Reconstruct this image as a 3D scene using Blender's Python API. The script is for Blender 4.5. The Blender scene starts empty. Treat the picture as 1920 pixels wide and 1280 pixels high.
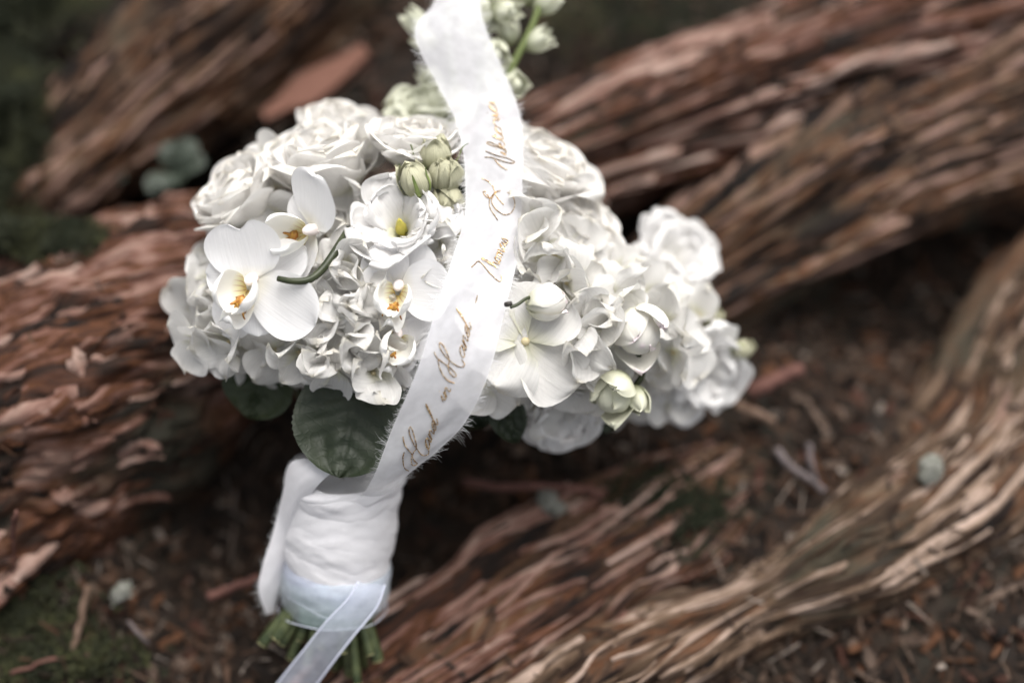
import bpy, math, random
import numpy as np
from mathutils import Matrix, Vector

# ------------------------------------------------------------------ camera, sky, sun, exposure
scene = bpy.context.scene
PITCH = math.radians(65)           # camera looks down this much
D = 0.85                           # distance to the plane in focus
LENS = 50.0
ORG = Vector((0, 0, 0.19))         # middle of the picture, in the plane of focus
FW = Vector((0, math.cos(PITCH), -math.sin(PITCH)))
UP = Vector((0, math.sin(PITCH), math.cos(PITCH)))
RT = Vector((1, 0, 0))
cam_data = bpy.data.cameras.new('camera')
cam = bpy.data.objects.new('camera', cam_data)
scene.collection.objects.link(cam)
cam.matrix_world = Matrix((
    (RT.x, UP.x, -FW.x, (ORG - FW * D).x),
    (RT.y, UP.y, -FW.y, (ORG - FW * D).y),
    (RT.z, UP.z, -FW.z, (ORG - FW * D).z),
    (0, 0, 0, 1)))
cam_data.lens = LENS
cam_data.sensor_width = 36
cam_data.clip_start = 0.02
cam_data.clip_end = 200
cam_data.dof.use_dof = True
cam_data.dof.focus_distance = D - 0.002
cam_data.dof.aperture_fstop = 1.2
cam_data.dof.aperture_blades = 9
scene.camera = cam

SUN_EL, SUN_ROT = 62.0, 25.0       # degrees; rotation clockwise from +Y
world = bpy.data.worlds.new('World')
scene.world = world
world.use_nodes = True
wn = world.node_tree
bg = wn.nodes['Background']
sky = wn.nodes.new('ShaderNodeTexSky')
sky.sky_type = 'NISHITA'
sky.sun_disc = False
sky.sun_elevation = math.radians(SUN_EL)
sky.sun_rotation = math.radians(SUN_ROT)
sky.air_density = 1.0
sky.dust_density = 6.0
sky.ozone_density = 1.0
hs = wn.nodes.new('ShaderNodeHueSaturation')      # an overcast sky is nearly grey
hs.inputs['Saturation'].default_value = 0.20
wn.links.new(sky.outputs[0], hs.inputs['Color'])
wn.links.new(hs.outputs[0], bg.inputs['Color'])
bg.inputs['Strength'].default_value = 0.095
sun_data = bpy.data.lights.new('sun', 'SUN')
sun_data.energy = 1.5
sun_data.angle = math.radians(50)
sun_data.color = (1.0, 0.96, 0.91)
sun = bpy.data.objects.new('sun', sun_data)
scene.collection.objects.link(sun)
el, rot = math.radians(SUN_EL), math.radians(SUN_ROT)
sdir = Vector((math.sin(rot) * math.cos(el), math.cos(rot) * math.cos(el), math.sin(el)))
sun.rotation_euler = sdir.to_track_quat('Z', 'Y').to_euler()
scene.view_settings.view_transform = 'Standard'
scene.view_settings.look = 'None'
scene.view_settings.gamma = 1.0
scene.view_settings.use_curve_mapping = False
scene.view_settings.exposure = 1.22
scene.cycles.use_denoising = True
scene.cycles.max_bounces = 8
scene.cycles.transparent_max_bounces = 12
scene.cycles.diffuse_bounces = 4

# ------------------------------------------------------------------ helpers
COL = scene.collection
KPX = 36.0 / LENS * D / 1920.0     # metres per photograph pixel in the plane of focus
PI = math.pi
rnd = random.Random(7)


def V(px, py, w):
    """point seen at a photograph pixel, w metres nearer than the plane of focus"""
    s = KPX * (D - w) / D
    return ORG + RT * ((px - 960) * s) + UP * ((640 - py) * s) - FW * w


def VD(x, y, z):
    """direction: right, up in the picture, towards the viewer"""
    return (RT * x + UP * y - FW * z).normalized()


def G(px, py, z=0.0):
    """point seen at a photograph pixel that lies at height z"""
    a = V(px, py, 0.0)
    c = ORG - FW * D
    d = a - c
    t = (z - c.z) / d.z
    return c + d * t


def _hash(ix, iy, seed):
    h = (ix.astype(np.int64) * 374761393 + iy.astype(np.int64) * 668265263 + seed * 974634777) & 0xffffffff
    h = ((h ^ (h >> 13)) * 1274126177) & 0xffffffff
    h = (h ^ (h >> 16)) & 0xffffffff
    return h.astype(np.float64) / 2147483648.0 - 1.0


def vnoise(x, y, seed=0):
    x = np.asarray(x, float); y = np.asarray(y, float)
    ix = np.floor(x); iy = np.floor(y)
    fx = x - ix; fy = y - iy
    fx = fx * fx * fx * (fx * (fx * 6 - 15) + 10); fy = fy * fy * fy * (fy * (fy * 6 - 15) + 10)
    a = _hash(ix, iy, seed); b = _hash(ix + 1, iy, seed)
    c = _hash(ix, iy + 1, seed); d = _hash(ix + 1, iy + 1, seed)
    return (a * (1 - fx) + b * fx) * (1 - fy) + (c * (1 - fx) + d * fx) * fy


def fbm(x, y, seed=0, octv=4):
    s = 0; a = 1.0; t = 0
    for k in range(octv):
        s = s + a * vnoise(x * 2 ** k, y * 2 ** k, seed + 31 * k); t += a; a *= 0.5
    return s / t


def sstep(a, b, x):
    t = np.clip((x - a) / (b - a), 0, 1)
    return t * t * (3 - 2 * t)


def make_mesh(name, verts, faces, mat=None, uv=None, smooth=True):
    me = bpy.data.meshes.new(name)
    verts = np.asarray(verts, float).reshape(-1, 3)
    me.from_pydata(verts.tolist(), [], [tuple(int(i) for i in f) for f in faces])
    if uv is not None:
        uv = np.asarray(uv, np.float32).reshape(-1, 2)
        lay = me.uv_layers.new(name='UVMap')
        li = np.empty(len(me.loops), np.int32)
        me.loops.foreach_get('vertex_index', li)
        lay.data.foreach_set('uv', uv[li].ravel())
    if smooth:
        me.polygons.foreach_set('use_smooth', [True] * len(me.polygons))
    if mat is not None:
        me.materials.append(mat)
    me.update()
    return me


def grid_faces(n, m, off=0, wrap=False):
    f = []
    for i in range(n - 1):
        for j in range(m if wrap else m - 1):
            k = (j + 1) % m
            f.append((off + i * m + j, off + (i + 1) * m + j, off + (i + 1) * m + k, off + i * m + k))
    return f


def grid_mesh(name, P, mat, uv=None, wrap=False):
    n, m = P.shape[:2]
    if uv is None:
        a = np.linspace(0, 1, n)[:, None] * np.ones((1, m)); b = np.ones((n, 1)) * np.linspace(0, 1, m)[None, :]
        uv = np.stack([b, a], -1)
    return make_mesh(name, P, grid_faces(n, m, 0, wrap), mat, uv)


def link(name, me, parent=None, mat4=None, label=None, cat=None, group=None, kind=None):
    o = bpy.data.objects.new(name, me)
    COL.objects.link(o)
    if parent is not None:
        o.parent = parent
    if mat4 is not None:
        o.matrix_local = mat4
    if label: o['label'] = label
    if cat: o['category'] = cat
    if group: o['group'] = group
    if kind: o['kind'] = kind
    return o


def frame_z(pos, face, roll=0.0, up=None):
    """matrix with local Z along face; local Y near the picture's up"""
    z = Vector(face).normalized()
    u = Vector(up) if up is not None else UP
    x = u.cross(z)
    if x.length < 1e-3:
        x = RT.copy()
    x.normalize()
    y = z.cross(x)
    m = Matrix(((x.x, y.x, z.x, pos[0]), (x.y, y.y, z.y, pos[1]), (x.z, y.z, z.z, pos[2]), (0, 0, 0, 1)))
    return m @ Matrix.Rotation(roll, 4, 'Z')


def spline(pts, n):
    """Catmull-Rom through pts (k x d), n samples"""
    p = np.asarray(pts, float)
    p = np.vstack([2 * p[0] - p[1], p, 2 * p[-1] - p[-2]])
    k = len(p) - 3
    t = np.linspace(0, k, n)
    i = np.minimum(t.astype(int), k - 1)
    f = (t - i)[:, None]
    a, b, c, d = p[i], p[i + 1], p[i + 2], p[i + 3]
    return 0.5 * (2 * b + (c - a) * f + (2 * a - 5 * b + 4 * c - d) * f ** 2 + (3 * b - a - 3 * c + d) * f ** 3)


def tube(path, radii, ns=8, cap=True, off=0):
    """verts, faces of a tube along path (n x 3)"""
    P = np.asarray(path, float); n = len(P)
    R = np.ones(n) * radii if np.isscalar(radii) else np.asarray(radii, float)
    T = np.gradient(P, axis=0)
    T /= np.linalg.norm(T, axis=1)[:, None] + 1e-12
    ref = np.array([0.31, 0.2, 0.93])
    if abs(T[0] @ ref) > 0.9: ref = np.array([1.0, 0.1, 0.0])
    verts = []
    N = np.cross(T[0], ref); N /= np.linalg.norm(N)
    for i in range(n):
        N = N - T[i] * (N @ T[i]); N /= np.linalg.norm(N) + 1e-12
        B = np.cross(T[i], N)
        a = np.arange(ns) * 2 * PI / ns
        verts.append(P[i] + R[i] * (np.cos(a)[:, None] * N + np.sin(a)[:, None] * B))
    verts = np.vstack(verts)
    faces = grid_faces(n, ns, off, True)
    if cap:
        faces.append(tuple(off + j for j in range(ns)))
        faces.append(tuple(off + (n - 1) * ns + ns - 1 - j for j in range(ns)))
    return verts, faces


# ------------------------------------------------------------------ materials
def new_mat(name):
    m = bpy.data.materials.new(name)
    m.use_nodes = True
    nt = m.node_tree
    return m, nt, nt.nodes['Principled BSDF'], nt.nodes['Material Output']


def nd(nt, t, **kw):
    n = nt.nodes.new(t)
    for k, v in kw.items():
        if k in n.inputs.keys(): n.inputs[k].default_value = v
        else: setattr(n, k, v)
    return n


def ramp(nt, stops):
    r = nt.nodes.new('ShaderNodeValToRGB')
    e = r.color_ramp.elements
    while len(e) > 1: e.remove(e[-1])
    e[0].position = stops[0][0]; e[0].color = (*stops[0][1], 1)
    for p, c in stops[1:]:
        x = e.new(p); x.color = (*c, 1)
    return r


def petal_mat(name, tip, base, base_end=0.45, transl=0.28, vein=0.25, rough=0.55, mottle=0.05, edge=None, veinsc=26, spots=0.0):
    m, nt, bs, out = new_mat(name)
    L = nt.links.new
    uv = nd(nt, 'ShaderNodeUVMap')
    sep = nd(nt, 'ShaderNodeSeparateXYZ'); L(uv.outputs[0], sep.inputs[0])
    r = ramp(nt, [(0.0, base), (base_end, tip)] + ([(0.93, tip), (1.0, edge)] if edge else []))
    nz = nd(nt, 'ShaderNodeTexNoise', Scale=3.0)
    ad = nd(nt, 'ShaderNodeMath', operation='MULTIPLY_ADD')
    L(nz.outputs['Fac'], ad.inputs[0]); ad.inputs[1].default_value = 0.12
    sb = nd(nt, 'ShaderNodeMath', operation='ADD'); L(sep.outputs['Y'], ad.inputs[2])
    L(ad.outputs[0], sb.inputs[0]); sb.inputs[1].default_value = -0.06
    L(sb.outputs[0], r.inputs[0])
    oi = nd(nt, 'ShaderNodeObjectInfo')
    hv = nd(nt, 'ShaderNodeHueSaturation')
    mr = nd(nt, 'ShaderNodeMapRange'); L(oi.outputs['Random'], mr.inputs['Value'])
    mr.inputs['To Min'].default_value = 1.0 - mottle * 1.6; mr.inputs['To Max'].default_value = 1.0 + mottle * 0.4
    L(r.outputs[0], hv.inputs['Color'])
    # fine veins that run from base to tip
    mp = nd(nt, 'ShaderNodeMapping'); mp.inputs['Scale'].default_value = (veinsc, 1.4, 1)
    L(uv.outputs[0], mp.inputs[0])
    vn = nd(nt, 'ShaderNodeTexNoise', Scale=1.0, Detail=3.0); L(mp.outputs[0], vn.inputs['Vector'])
    vr = nd(nt, 'ShaderNodeMapRange'); L(vn.outputs['Fac'], vr.inputs['Value']); vr.inputs['From Min'].default_value = .35; vr.inputs['From Max'].default_value = .6
    vr.inputs['To Min'].default_value = 1.0 - .16 * vein; vr.inputs['To Max'].default_value = 1.0
    vm = nd(nt, 'ShaderNodeMath', operation='MULTIPLY'); L(vr.outputs[0], vm.inputs[0]); L(mr.outputs[0], vm.inputs[1]); L(vm.outputs[0], hv.inputs['Value'])
    n2 = nd(nt, 'ShaderNodeTexNoise', Scale=140.0, Detail=2.0)
    tc = nd(nt, 'ShaderNodeTexCoord'); L(tc.outputs['Object'], n2.inputs['Vector'])
    L(tc.outputs['Object'], nz.inputs['Vector']); nz.inputs['Scale'].default_value = 60.0
    am = nd(nt, 'ShaderNodeMath', operation='ADD'); L(vn.outputs['Fac'], am.inputs[0]); L(n2.outputs['Fac'], am.inputs[1])
    bp = nd(nt, 'ShaderNodeBump', Strength=vein, Distance=0.0009); L(am.outputs[0], bp.inputs['Height'])
    L(bp.outputs[0], bs.inputs['Normal'])
    pc = hv.outputs[0]
    if spots:      # small tan bruises towards the rim
        n5 = nd(nt, 'ShaderNodeTexNoise', Scale=330.0, Detail=2.0); L(tc.outputs['Object'], n5.inputs['Vector'])
        ra = ramp(nt, [(0.64, (0, 0, 0)), (0.72, (spots, spots, spots))]); L(n5.outputs['Fac'], ra.inputs[0])
        rb = ramp(nt, [(0.80, (0, 0, 0)), (0.97, (1, 1, 1))]); L(sep.outputs['Y'], rb.inputs[0])
        ms = nd(nt, 'ShaderNodeMath', operation='MULTIPLY'); L(ra.outputs[0], ms.inputs[0]); L(rb.outputs[0], ms.inputs[1])
        mb = nd(nt, 'ShaderNodeMixRGB'); L(ms.outputs[0], mb.inputs[0]); L(pc, mb.inputs[1]); mb.inputs[2].default_value = (0.50, 0.38, 0.22, 1)
        pc = mb.outputs[0]
    L(pc, bs.inputs['Base Color'])
    bs.inputs['Roughness'].default_value = rough
    bs.inputs['Specular IOR Level'].default_value = 0.25
    bs.inputs['Sheen Weight'].default_value = 0.08
    tr = nd(nt, 'ShaderNodeBsdfTranslucent'); L(hv.outputs[0], tr.inputs['Color']); L(bp.outputs[0], tr.inputs['Normal'])
    mx = nd(nt, 'ShaderNodeMixShader'); mx.inputs[0].default_value = transl
    L(bs.outputs[0], mx.inputs[1]); L(tr.outputs[0], mx.inputs[2]); L(mx.outputs[0], out.inputs['Surface'])
    return m


M_ROSE = petal_mat('rose_petal', (0.885, 0.87, 0.845), (0.78, 0.77, 0.60), 0.45, transl=0.42, spots=0.6, edge=(0.84, 0.81, 0.75))
M_HYD = petal_mat('hydrangea_petal', (0.885, 0.872, 0.845), (0.76, 0.75, 0.56), 0.36, transl=0.42, spots=0.35, vein=0.55, rough=0.5, edge=(0.83, 0.80, 0.72))
M_ORC = petal_mat('orchid_petal', (0.875, 0.87, 0.875), (0.82, 0.80, 0.70), 0.25, transl=0.33, vein=0.22, rough=0.45, mottle=0.02)
M_LIS = petal_mat('lisianthus_petal', (0.88, 0.87, 0.86), (0.72, 0.71, 0.42), 0.42, transl=0.42, vein=0.4)
M_GRN = petal_mat('green_white_petal', (0.66, 0.67, 0.54), (0.30, 0.34, 0.15), 0.7, vein=0.4)
M_BUD = petal_mat('bud_petal', (0.44, 0.43, 0.30), (0.26, 0.28, 0.13), 0.6, transl=0.12, vein=0.5)
M_OBUD = petal_mat('orchid_bud_petal', (0.74, 0.72, 0.66), (0.52, 0.53, 0.33), 0.55, transl=0.15, vein=0.2, edge=(0.76, 0.66, 0.68))
M_OBUDG = petal_mat('green_bud_petal', (0.66, 0.66, 0.52), (0.34, 0.37, 0.17), 0.7, transl=0.15, vein=0.2)


def simple_mat(name, col, rough=0.6, spec=0.3, noise_amt=0.0, nscale=60, col2=None, bump=0.0, metallic=0.0):
    m, nt, bs, out = new_mat(name)
    L = nt.links.new
    bs.inputs['Base Color'].default_value = (*col, 1)
    bs.inputs['Roughness'].default_value = rough
    bs.inputs['Specular IOR Level'].default_value = spec
    bs.inputs['Metallic'].default_value = metallic
    if col2 is not None or bump:
        tc = nd(nt, 'ShaderNodeTexCoord')
        nz = nd(nt, 'ShaderNodeTexNoise', Scale=nscale, Detail=4.0); L(tc.outputs['Object'], nz.inputs['Vector'])
        if col2 is not None:
            r = ramp(nt, [(0.35, col), (0.65, col2)]); L(nz.outputs['Fac'], r.inputs[0]); L(r.outputs[0], bs.inputs['Base Color'])
        if bump:
            bp = nd(nt, 'ShaderNodeBump', Strength=bump, Distance=0.001); L(nz.outputs['Fac'], bp.inputs['Height']); L(bp.outputs[0], bs.inputs['Normal'])
    return m


M_STEM = simple_mat('green_stem', (0.020, 0.030, 0.010), 0.5, 0.4, col2=(0.062, 0.074, 0.030), nscale=120, bump=0.2)
M_DSTEM = simple_mat('orchid_stem', (0.022, 0.030, 0.012), 0.4, 0.4, col2=(0.040, 0.048, 0.020), nscale=90)
M_CUT = simple_mat('cut_stem_end', (0.42, 0.40, 0.22), 0.8, 0.1, col2=(0.30, 0.31, 0.15), nscale=300)
M_SEPAL = simple_mat('sepal_green', (0.22, 0.27, 0.09), 0.6, 0.2, col2=(0.12, 0.17, 0.05), nscale=150)
M_PISTIL = simple_mat('pistil_yellow', (0.50, 0.42, 0.08), 0.5, 0.2, col2=(0.38, 0.36, 0.08), nscale=250, bump=0.4)
M_CENTRE = simple_mat('floret_centre', (0.55, 0.42, 0.22), 0.6, 0.2, col2=(0.62, 0.58, 0.40), nscale=400)
M_CALLUS = simple_mat('orchid_callus', (0.52, 0.29, 0.05), 0.4, 0.4, col2=(0.26, 0.08, 0.02), nscale=420, bump=0.3)
M_COLUMN = simple_mat('orchid_column', (0.84, 0.80, 0.79), 0.4, 0.3, col2=(0.84, 0.72, 0.66), nscale=80)
M_DARK = simple_mat('dark_tape', (0.03, 0.026, 0.022), 0.5, 0.4)

# orchid lip: white with yellow throat and red streaks near the base
M_LIP, nt, bs, out = new_mat('orchid_lip')
L = nt.links.new
uv = nd(nt, 'ShaderNodeUVMap'); sep = nd(nt, 'ShaderNodeSeparateXYZ'); L(uv.outputs[0], sep.inputs[0])
r1 = ramp(nt, [(0.0, (0.62, 0.46, 0.12)), (0.14, (0.70, 0.66, 0.40)), (0.32, (0.84, 0.83, 0.76)), (1, (0.86, 0.855, 0.85))]); L(sep.outputs['Y'], r1.inputs[0])
wv = nd(nt, 'ShaderNodeTexWave', Scale=2.6, Distortion=1.2); wv.bands_direction = 'X'; L(uv.outputs[0], wv.inputs['Vector'])
r2 = ramp(nt, [(0.86, (0, 0, 0)), (0.96, (1, 1, 1))]); L(wv.outputs['Fac'], r2.inputs[0])
r3 = ramp(nt, [(0.0, (.7, .7, .7)), (0.16, (.5, .5, .5)), (0.30, (0, 0, 0))]); L(sep.outputs['Y'], r3.inputs[0])
mm = nd(nt, 'ShaderNodeMath', operation='MULTIPLY'); L(r2.outputs[0], mm.inputs[0]); L(r3.outputs[0], mm.inputs[1])
mc = nd(nt, 'ShaderNodeMixRGB'); L(mm.outputs[0], mc.inputs[0]); L(r1.outputs[0], mc.inputs[1]); mc.inputs[2].default_value = (0.36, 0.10, 0.10, 1)
L(mc.outputs[0], bs.inputs['Base Color']); bs.inputs['Roughness'].default_value = 0.4; bs.inputs['Specular IOR Level'].default_value = 0.35
tr = nd(nt, 'ShaderNodeBsdfTranslucent'); L(mc.outputs[0], tr.inputs['Color'])
mx = nd(nt, 'ShaderNodeMixShader'); mx.inputs[0].default_value = 0.22
L(bs.outputs[0], mx.inputs[1]); L(tr.outputs[0], mx.inputs[2]); L(mx.outputs[0], out.inputs['Surface'])


def leaf_mat(name, c1, c2):
    m, nt, bs, out = new_mat(name)
    L = nt.links.new
    uv = nd(nt, 'ShaderNodeUVMap')
    vo = nd(nt, 'ShaderNodeTexVoronoi', Scale=17.0); vo.feature = 'DISTANCE_TO_EDGE'
    mp = nd(nt, 'ShaderNodeMapping'); mp.inputs['Scale'].default_value = (1.0, 1.0, 1)
    L(uv.outputs[0], mp.inputs[0]); L(mp.outputs[0], vo.inputs['Vector'])
    r = ramp(nt, [(0.0, (0, 0, 0)), (0.12, (1, 1, 1))]); L(vo.outputs['Distance'], r.inputs[0])
    nz = nd(nt, 'ShaderNodeTexNoise', Scale=5.0, Detail=3.0); L(uv.outputs[0], nz.inputs['Vector'])
    cr = ramp(nt, [(0.3, c1), (0.7, c2)]); L(nz.outputs['Fac'], cr.inputs[0])
    L(cr.outputs[0], bs.inputs['Base Color'])
    bp = nd(nt, 'ShaderNodeBump', Strength=0.22, Distance=0.0009); L(r.outputs[0], bp.inputs['Height']); L(bp.outputs[0], bs.inputs['Normal'])
    bs.inputs['Roughness'].default_value = 0.55; bs.inputs['Specular IOR Level'].default_value = 0.4
    tr = nd(nt, 'ShaderNodeBsdfTranslucent'); tr.inputs['Color'].default_value = (0.05, 0.08, 0.015, 1)
    mx = nd(nt, 'ShaderNodeMixShader'); mx.inputs[0].default_value = 0.15
    L(bs.outputs[0], mx.inputs[1]); L(tr.outputs[0], mx.inputs[2]); L(mx.outputs[0], out.inputs['Surface'])
    return m


M_LEAF = leaf_mat('hydrangea_leaf', (0.012, 0.019, 0.009), (0.022, 0.030, 0.016))
M_LEAF2 = leaf_mat('smooth_leaf', (0.020, 0.030, 0.011), (0.028, 0.038, 0.014))
M_WEED = leaf_mat('weed_leaf', (0.030, 0.040, 0.028), (0.045, 0.056, 0.042))


def cloth_mat(name, col, clear, weave=1900, transl=0.35, rough=0.8, bump=0.25, sheen=0.2):
    m, nt, bs, out = new_mat(name)
    L = nt.links.new
    uv = nd(nt, 'ShaderNodeUVMap')
    sep = nd(nt, 'ShaderNodeSeparateXYZ'); L(uv.outputs[0], sep.inputs[0])
    s = []
    for k in ('X', 'Y'):
        a = nd(nt, 'ShaderNodeMath', operation='MULTIPLY'); L(sep.outputs[k], a.inputs[0]); a.inputs[1].default_value = weave * 2 * PI
        b = nd(nt, 'ShaderNodeMath', operation='SINE'); L(a.outputs[0], b.inputs[0]); s.append(b)
    mu = nd(nt, 'ShaderNodeMath', operation='ADD'); L(s[0].outputs[0], mu.inputs[0]); L(s[1].outputs[0], mu.inputs[1])
    nz = nd(nt, 'ShaderNodeTexNoise', Scale=120.0, Detail=2.0); L(uv.outputs[0], nz.inputs['Vector'])
    ad = nd(nt, 'ShaderNodeMath', operation='MULTIPLY_ADD'); L(mu.outputs[0], ad.inputs[0]); ad.inputs[1].default_value = 0.25; L(nz.outputs['Fac'], ad.inputs[2])
    bp = nd(nt, 'ShaderNodeBump', Strength=bump, Distance=0.0006); L(ad.outputs[0], bp.inputs['Height'])
    L(bp.outputs[0], bs.inputs['Normal'])
    bs.inputs['Base Color'].default_value = (*col, 1); bs.inputs['Roughness'].default_value = rough
    bs.inputs['Specular IOR Level'].default_value = 0.2; bs.inputs['Sheen Weight'].default_value = sheen
    tr = nd(nt, 'ShaderNodeBsdfTranslucent'); tr.inputs['Color'].default_value = (*col, 1)
    mx = nd(nt, 'ShaderNodeMixShader'); mx.inputs[0].default_value = transl
    L(bs.outputs[0], mx.inputs[1]); L(tr.outputs[0], mx.inputs[2])
    tp = nd(nt, 'ShaderNodeBsdfTransparent')
    m2 = nd(nt, 'ShaderNodeMixShader')
    mr = nd(nt, 'ShaderNodeMapRange'); L(nz.outputs['Fac'], mr.inputs['Value']); mr.inputs['From Min'].default_value = 0.3; mr.inputs['From Max'].default_value = 0.7
    mr.inputs['To Min'].default_value = max(0, clear - 0.06); mr.inputs['To Max'].default_value = clear + 0.06
    L(mr.outputs[0], m2.inputs[0]); L(mx.outputs[0], m2.inputs[1]); L(tp.outputs[0], m2.inputs[2]); L(m2.outputs[0], out.inputs['Surface'])
    return m


M_CHIF = cloth_mat('chiffon', (0.85, 0.85, 0.89), 0.30, bump=.12, transl=.45)
M_FRAY = cloth_mat('frayed_thread', (0.84, 0.84, 0.85), 0.10)
M_WRAP = cloth_mat('wrap_cloth', (0.74, 0.73, 0.75), 0.0, transl=0.15)
M_ORGZ = cloth_mat('organza', (0.72, 0.76, 0.88), 0.58, weave=900, rough=0.4, sheen=0.5)
M_ORGZ2 = cloth_mat('loose_organza', (0.72, 0.80, 0.86), 0.62, weave=900, rough=0.4, sheen=0.5)
M_HEM = cloth_mat('organza_hem', (0.78, 0.81, 0.92), 0.15, rough=0.4)

# gold glitter ink
M_GOLD, nt, bs, out = new_mat('gold_glitter')
L = nt.links.new
tc = nd(nt, 'ShaderNodeTexCoord')
vo = nd(nt, 'ShaderNodeTexVoronoi', Scale=1500.0); L(tc.outputs['Object'], vo.inputs['Vector'])
cr = ramp(nt, [(0.0, (0.09, 0.045, 0.02)), (0.4, (0.34, 0.20, 0.08)), (0.75, (0.62, 0.44, 0.22)), (1.0, (0.9, 0.78, 0.6))])
sp = nd(nt, 'ShaderNodeSeparateXYZ'); L(vo.outputs['Color'], sp.inputs[0]); L(sp.outputs[0], cr.inputs[0])
L(cr.outputs[0], bs.inputs['Base Color']); bs.inputs['Metallic'].default_value = 0.75; bs.inputs['Roughness'].default_value = 0.35
bp = nd(nt, 'ShaderNodeBump', Strength=1.0, Distance=0.0008); L(sp.outputs[1], bp.inputs['Height']); L(bp.outputs[0], bs.inputs['Normal'])


def bark_mat(name, stops, sx=90, sy=14, rand=0.0, green=0.0):
    """sx across the grain, sy along it"""
    m, nt, bs, out = new_mat(name)
    L = nt.links.new
    uv = nd(nt, 'ShaderNodeUVMap')
    mp = nd(nt, 'ShaderNodeMapping'); mp.inputs['Scale'].default_value = (sx, sy, 1); L(uv.outputs[0], mp.inputs[0])
    n1 = nd(nt, 'ShaderNodeTexNoise', Scale=1.0, Detail=5.0, Roughness=0.65, Distortion=0.6); L(mp.outputs[0], n1.inputs['Vector'])
    n2 = nd(nt, 'ShaderNodeTexNoise', Scale=14.0, Detail=3.0); L(uv.outputs[0], n2.inputs['Vector'])
    mixf = nd(nt, 'ShaderNodeMath', operation='MULTIPLY_ADD'); L(n2.outputs['Fac'], mixf.inputs[0]); mixf.inputs[1].default_value = 0.7
    a = nd(nt, 'ShaderNodeMath', operation='ADD'); L(n1.outputs['Fac'], a.inputs[0]); a.inputs[1].default_value = -0.35
    L(a.outputs[0], mixf.inputs[2])
    src = mixf.outputs[0]
    if rand:
        oi = nd(nt, 'ShaderNodeObjectInfo')
        b = nd(nt, 'ShaderNodeMath', operation='MULTIPLY_ADD'); L(oi.outputs['Random'], b.inputs[0]); b.inputs[1].default_value = rand
        c = nd(nt, 'ShaderNodeMath', operation='ADD'); L(src, c.inputs[0]); c.inputs[1].default_value = -rand / 2
        L(c.outputs[0], b.inputs[2]); src = b.outputs[0]
    r = ramp(nt, stops); L(src, r.inputs[0])
    col = r.outputs[0]
    if green:
        n3 = nd(nt, 'ShaderNodeTexNoise', Scale=9.0, Detail=5.0); L(uv.outputs[0], n3.inputs['Vector'])
        g = ramp(nt, [(0.50, (0, 0, 0)), (0.68, (green, green, green))]); L(n3.outputs['Fac'], g.inputs[0])
        mg = nd(nt, 'ShaderNodeMixRGB'); L(g.outputs[0], mg.inputs[0]); L(col, mg.inputs[1]); mg.inputs[2].default_value = (0.036, 0.035, 0.024, 1)
        col = mg.outputs[0]
    L(col, bs.inputs['Base Color'])
    bs.inputs['Roughness'].default_value = 0.8; bs.inputs['Specular IOR Level'].default_value = 0.2
    mp2 = nd(nt, 'ShaderNodeMapping'); mp2.inputs['Scale'].default_value = (sx * 4, sy * 3, 1); L(uv.outputs[0], mp2.inputs[0])
    n4 = nd(nt, 'ShaderNodeTexNoise', Scale=1.0, Detail=4.0); L(mp2.outputs[0], n4.inputs['Vector'])
    bp = nd(nt, 'ShaderNodeBump', Strength=0.8, Distance=0.002); L(n4.outputs['Fac'], bp.inputs['Height']); L(bp.outputs[0], bs.inputs['Normal'])
    return m


DK, BR, RD, OR, PK, TN = (0.004, 0.0023, 0.0016), (0.0155, 0.0074, 0.0043), (0.037, 0.0140, 0.0074), (0.068, 0.026, 0.0100), (0.112, 0.055, 0.042), (0.200, 0.124, 0.099)
M_BARK_R = bark_mat('bark_red', [(0.30, DK), (0.40, BR), (0.47, RD), (0.53, OR), (0.58, PK), (0.68, TN)], green=0.6)
M_BARK_B = bark_mat('bark_brown', [(0.30, DK), (0.42, BR), (0.49, (0.060, 0.034, 0.020)), (0.56, OR), (0.63, (0.115, 0.078, 0.050)), (0.72, TN)], green=0.8)
M_BARK_G = bark_mat('bark_pale', [(0.30, (0.012, 0.008, 0.005)), (0.42, (0.035, 0.024, 0.015)), (0.52, (0.062, 0.043, 0.028)), (0.60, (0.10, 0.068, 0.043)), (0.70, (0.20, 0.15, 0.115))], green=0.8)
M_STRIP_R = bark_mat('bark_strip_red', [(0.18, DK), (0.32, BR), (0.42, RD), (0.50, OR), (0.58, PK), (0.72, TN), (0.9, (0.31, 0.225, 0.19))], rand=0.55, sx=120, sy=20)
M_STRIP_B = bark_mat('bark_strip_brown', [(0.2, DK), (0.38, BR), (0.46, (0.058, 0.032, 0.019)), (0.55, OR), (0.64, (0.115, 0.072, 0.046)), (0.8, TN)], rand=0.65, sx=120, sy=20)
M_STRIP_G = bark_mat('bark_strip_pale', [(0.18, BR), (0.36, (0.036, 0.022, 0.013)), (0.48, (0.066, 0.041, 0.025)), (0.60, (0.125, 0.083, 0.057)), (0.80, (0.32, 0.24, 0.195))], rand=0.55, sx=120, sy=20)
M_SOIL = bark_mat('soil', [(0.3, (0.005, 0.004, 0.003)), (0.5, (0.012, 0.008, 0.0055)), (0.7, (0.026, 0.016, 0.011))], sx=60, sy=60, green=0.5)

# scattered pieces carry a random tint per piece
def tint_mat(name, stops, rough=0.8, transl=0.0):
    m, nt, bs, out = new_mat(name)
    L = nt.links.new
    at = nd(nt, 'ShaderNodeAttribute'); at.attribute_name = 'tint'
    r = ramp(nt, stops); L(at.outputs['Fac'], r.inputs[0]); L(r.outputs[0], bs.inputs['Base Color'])
    bs.inputs['Roughness'].default_value = rough; bs.inputs['Specular IOR Level'].default_value = 0.2
    return m


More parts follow.
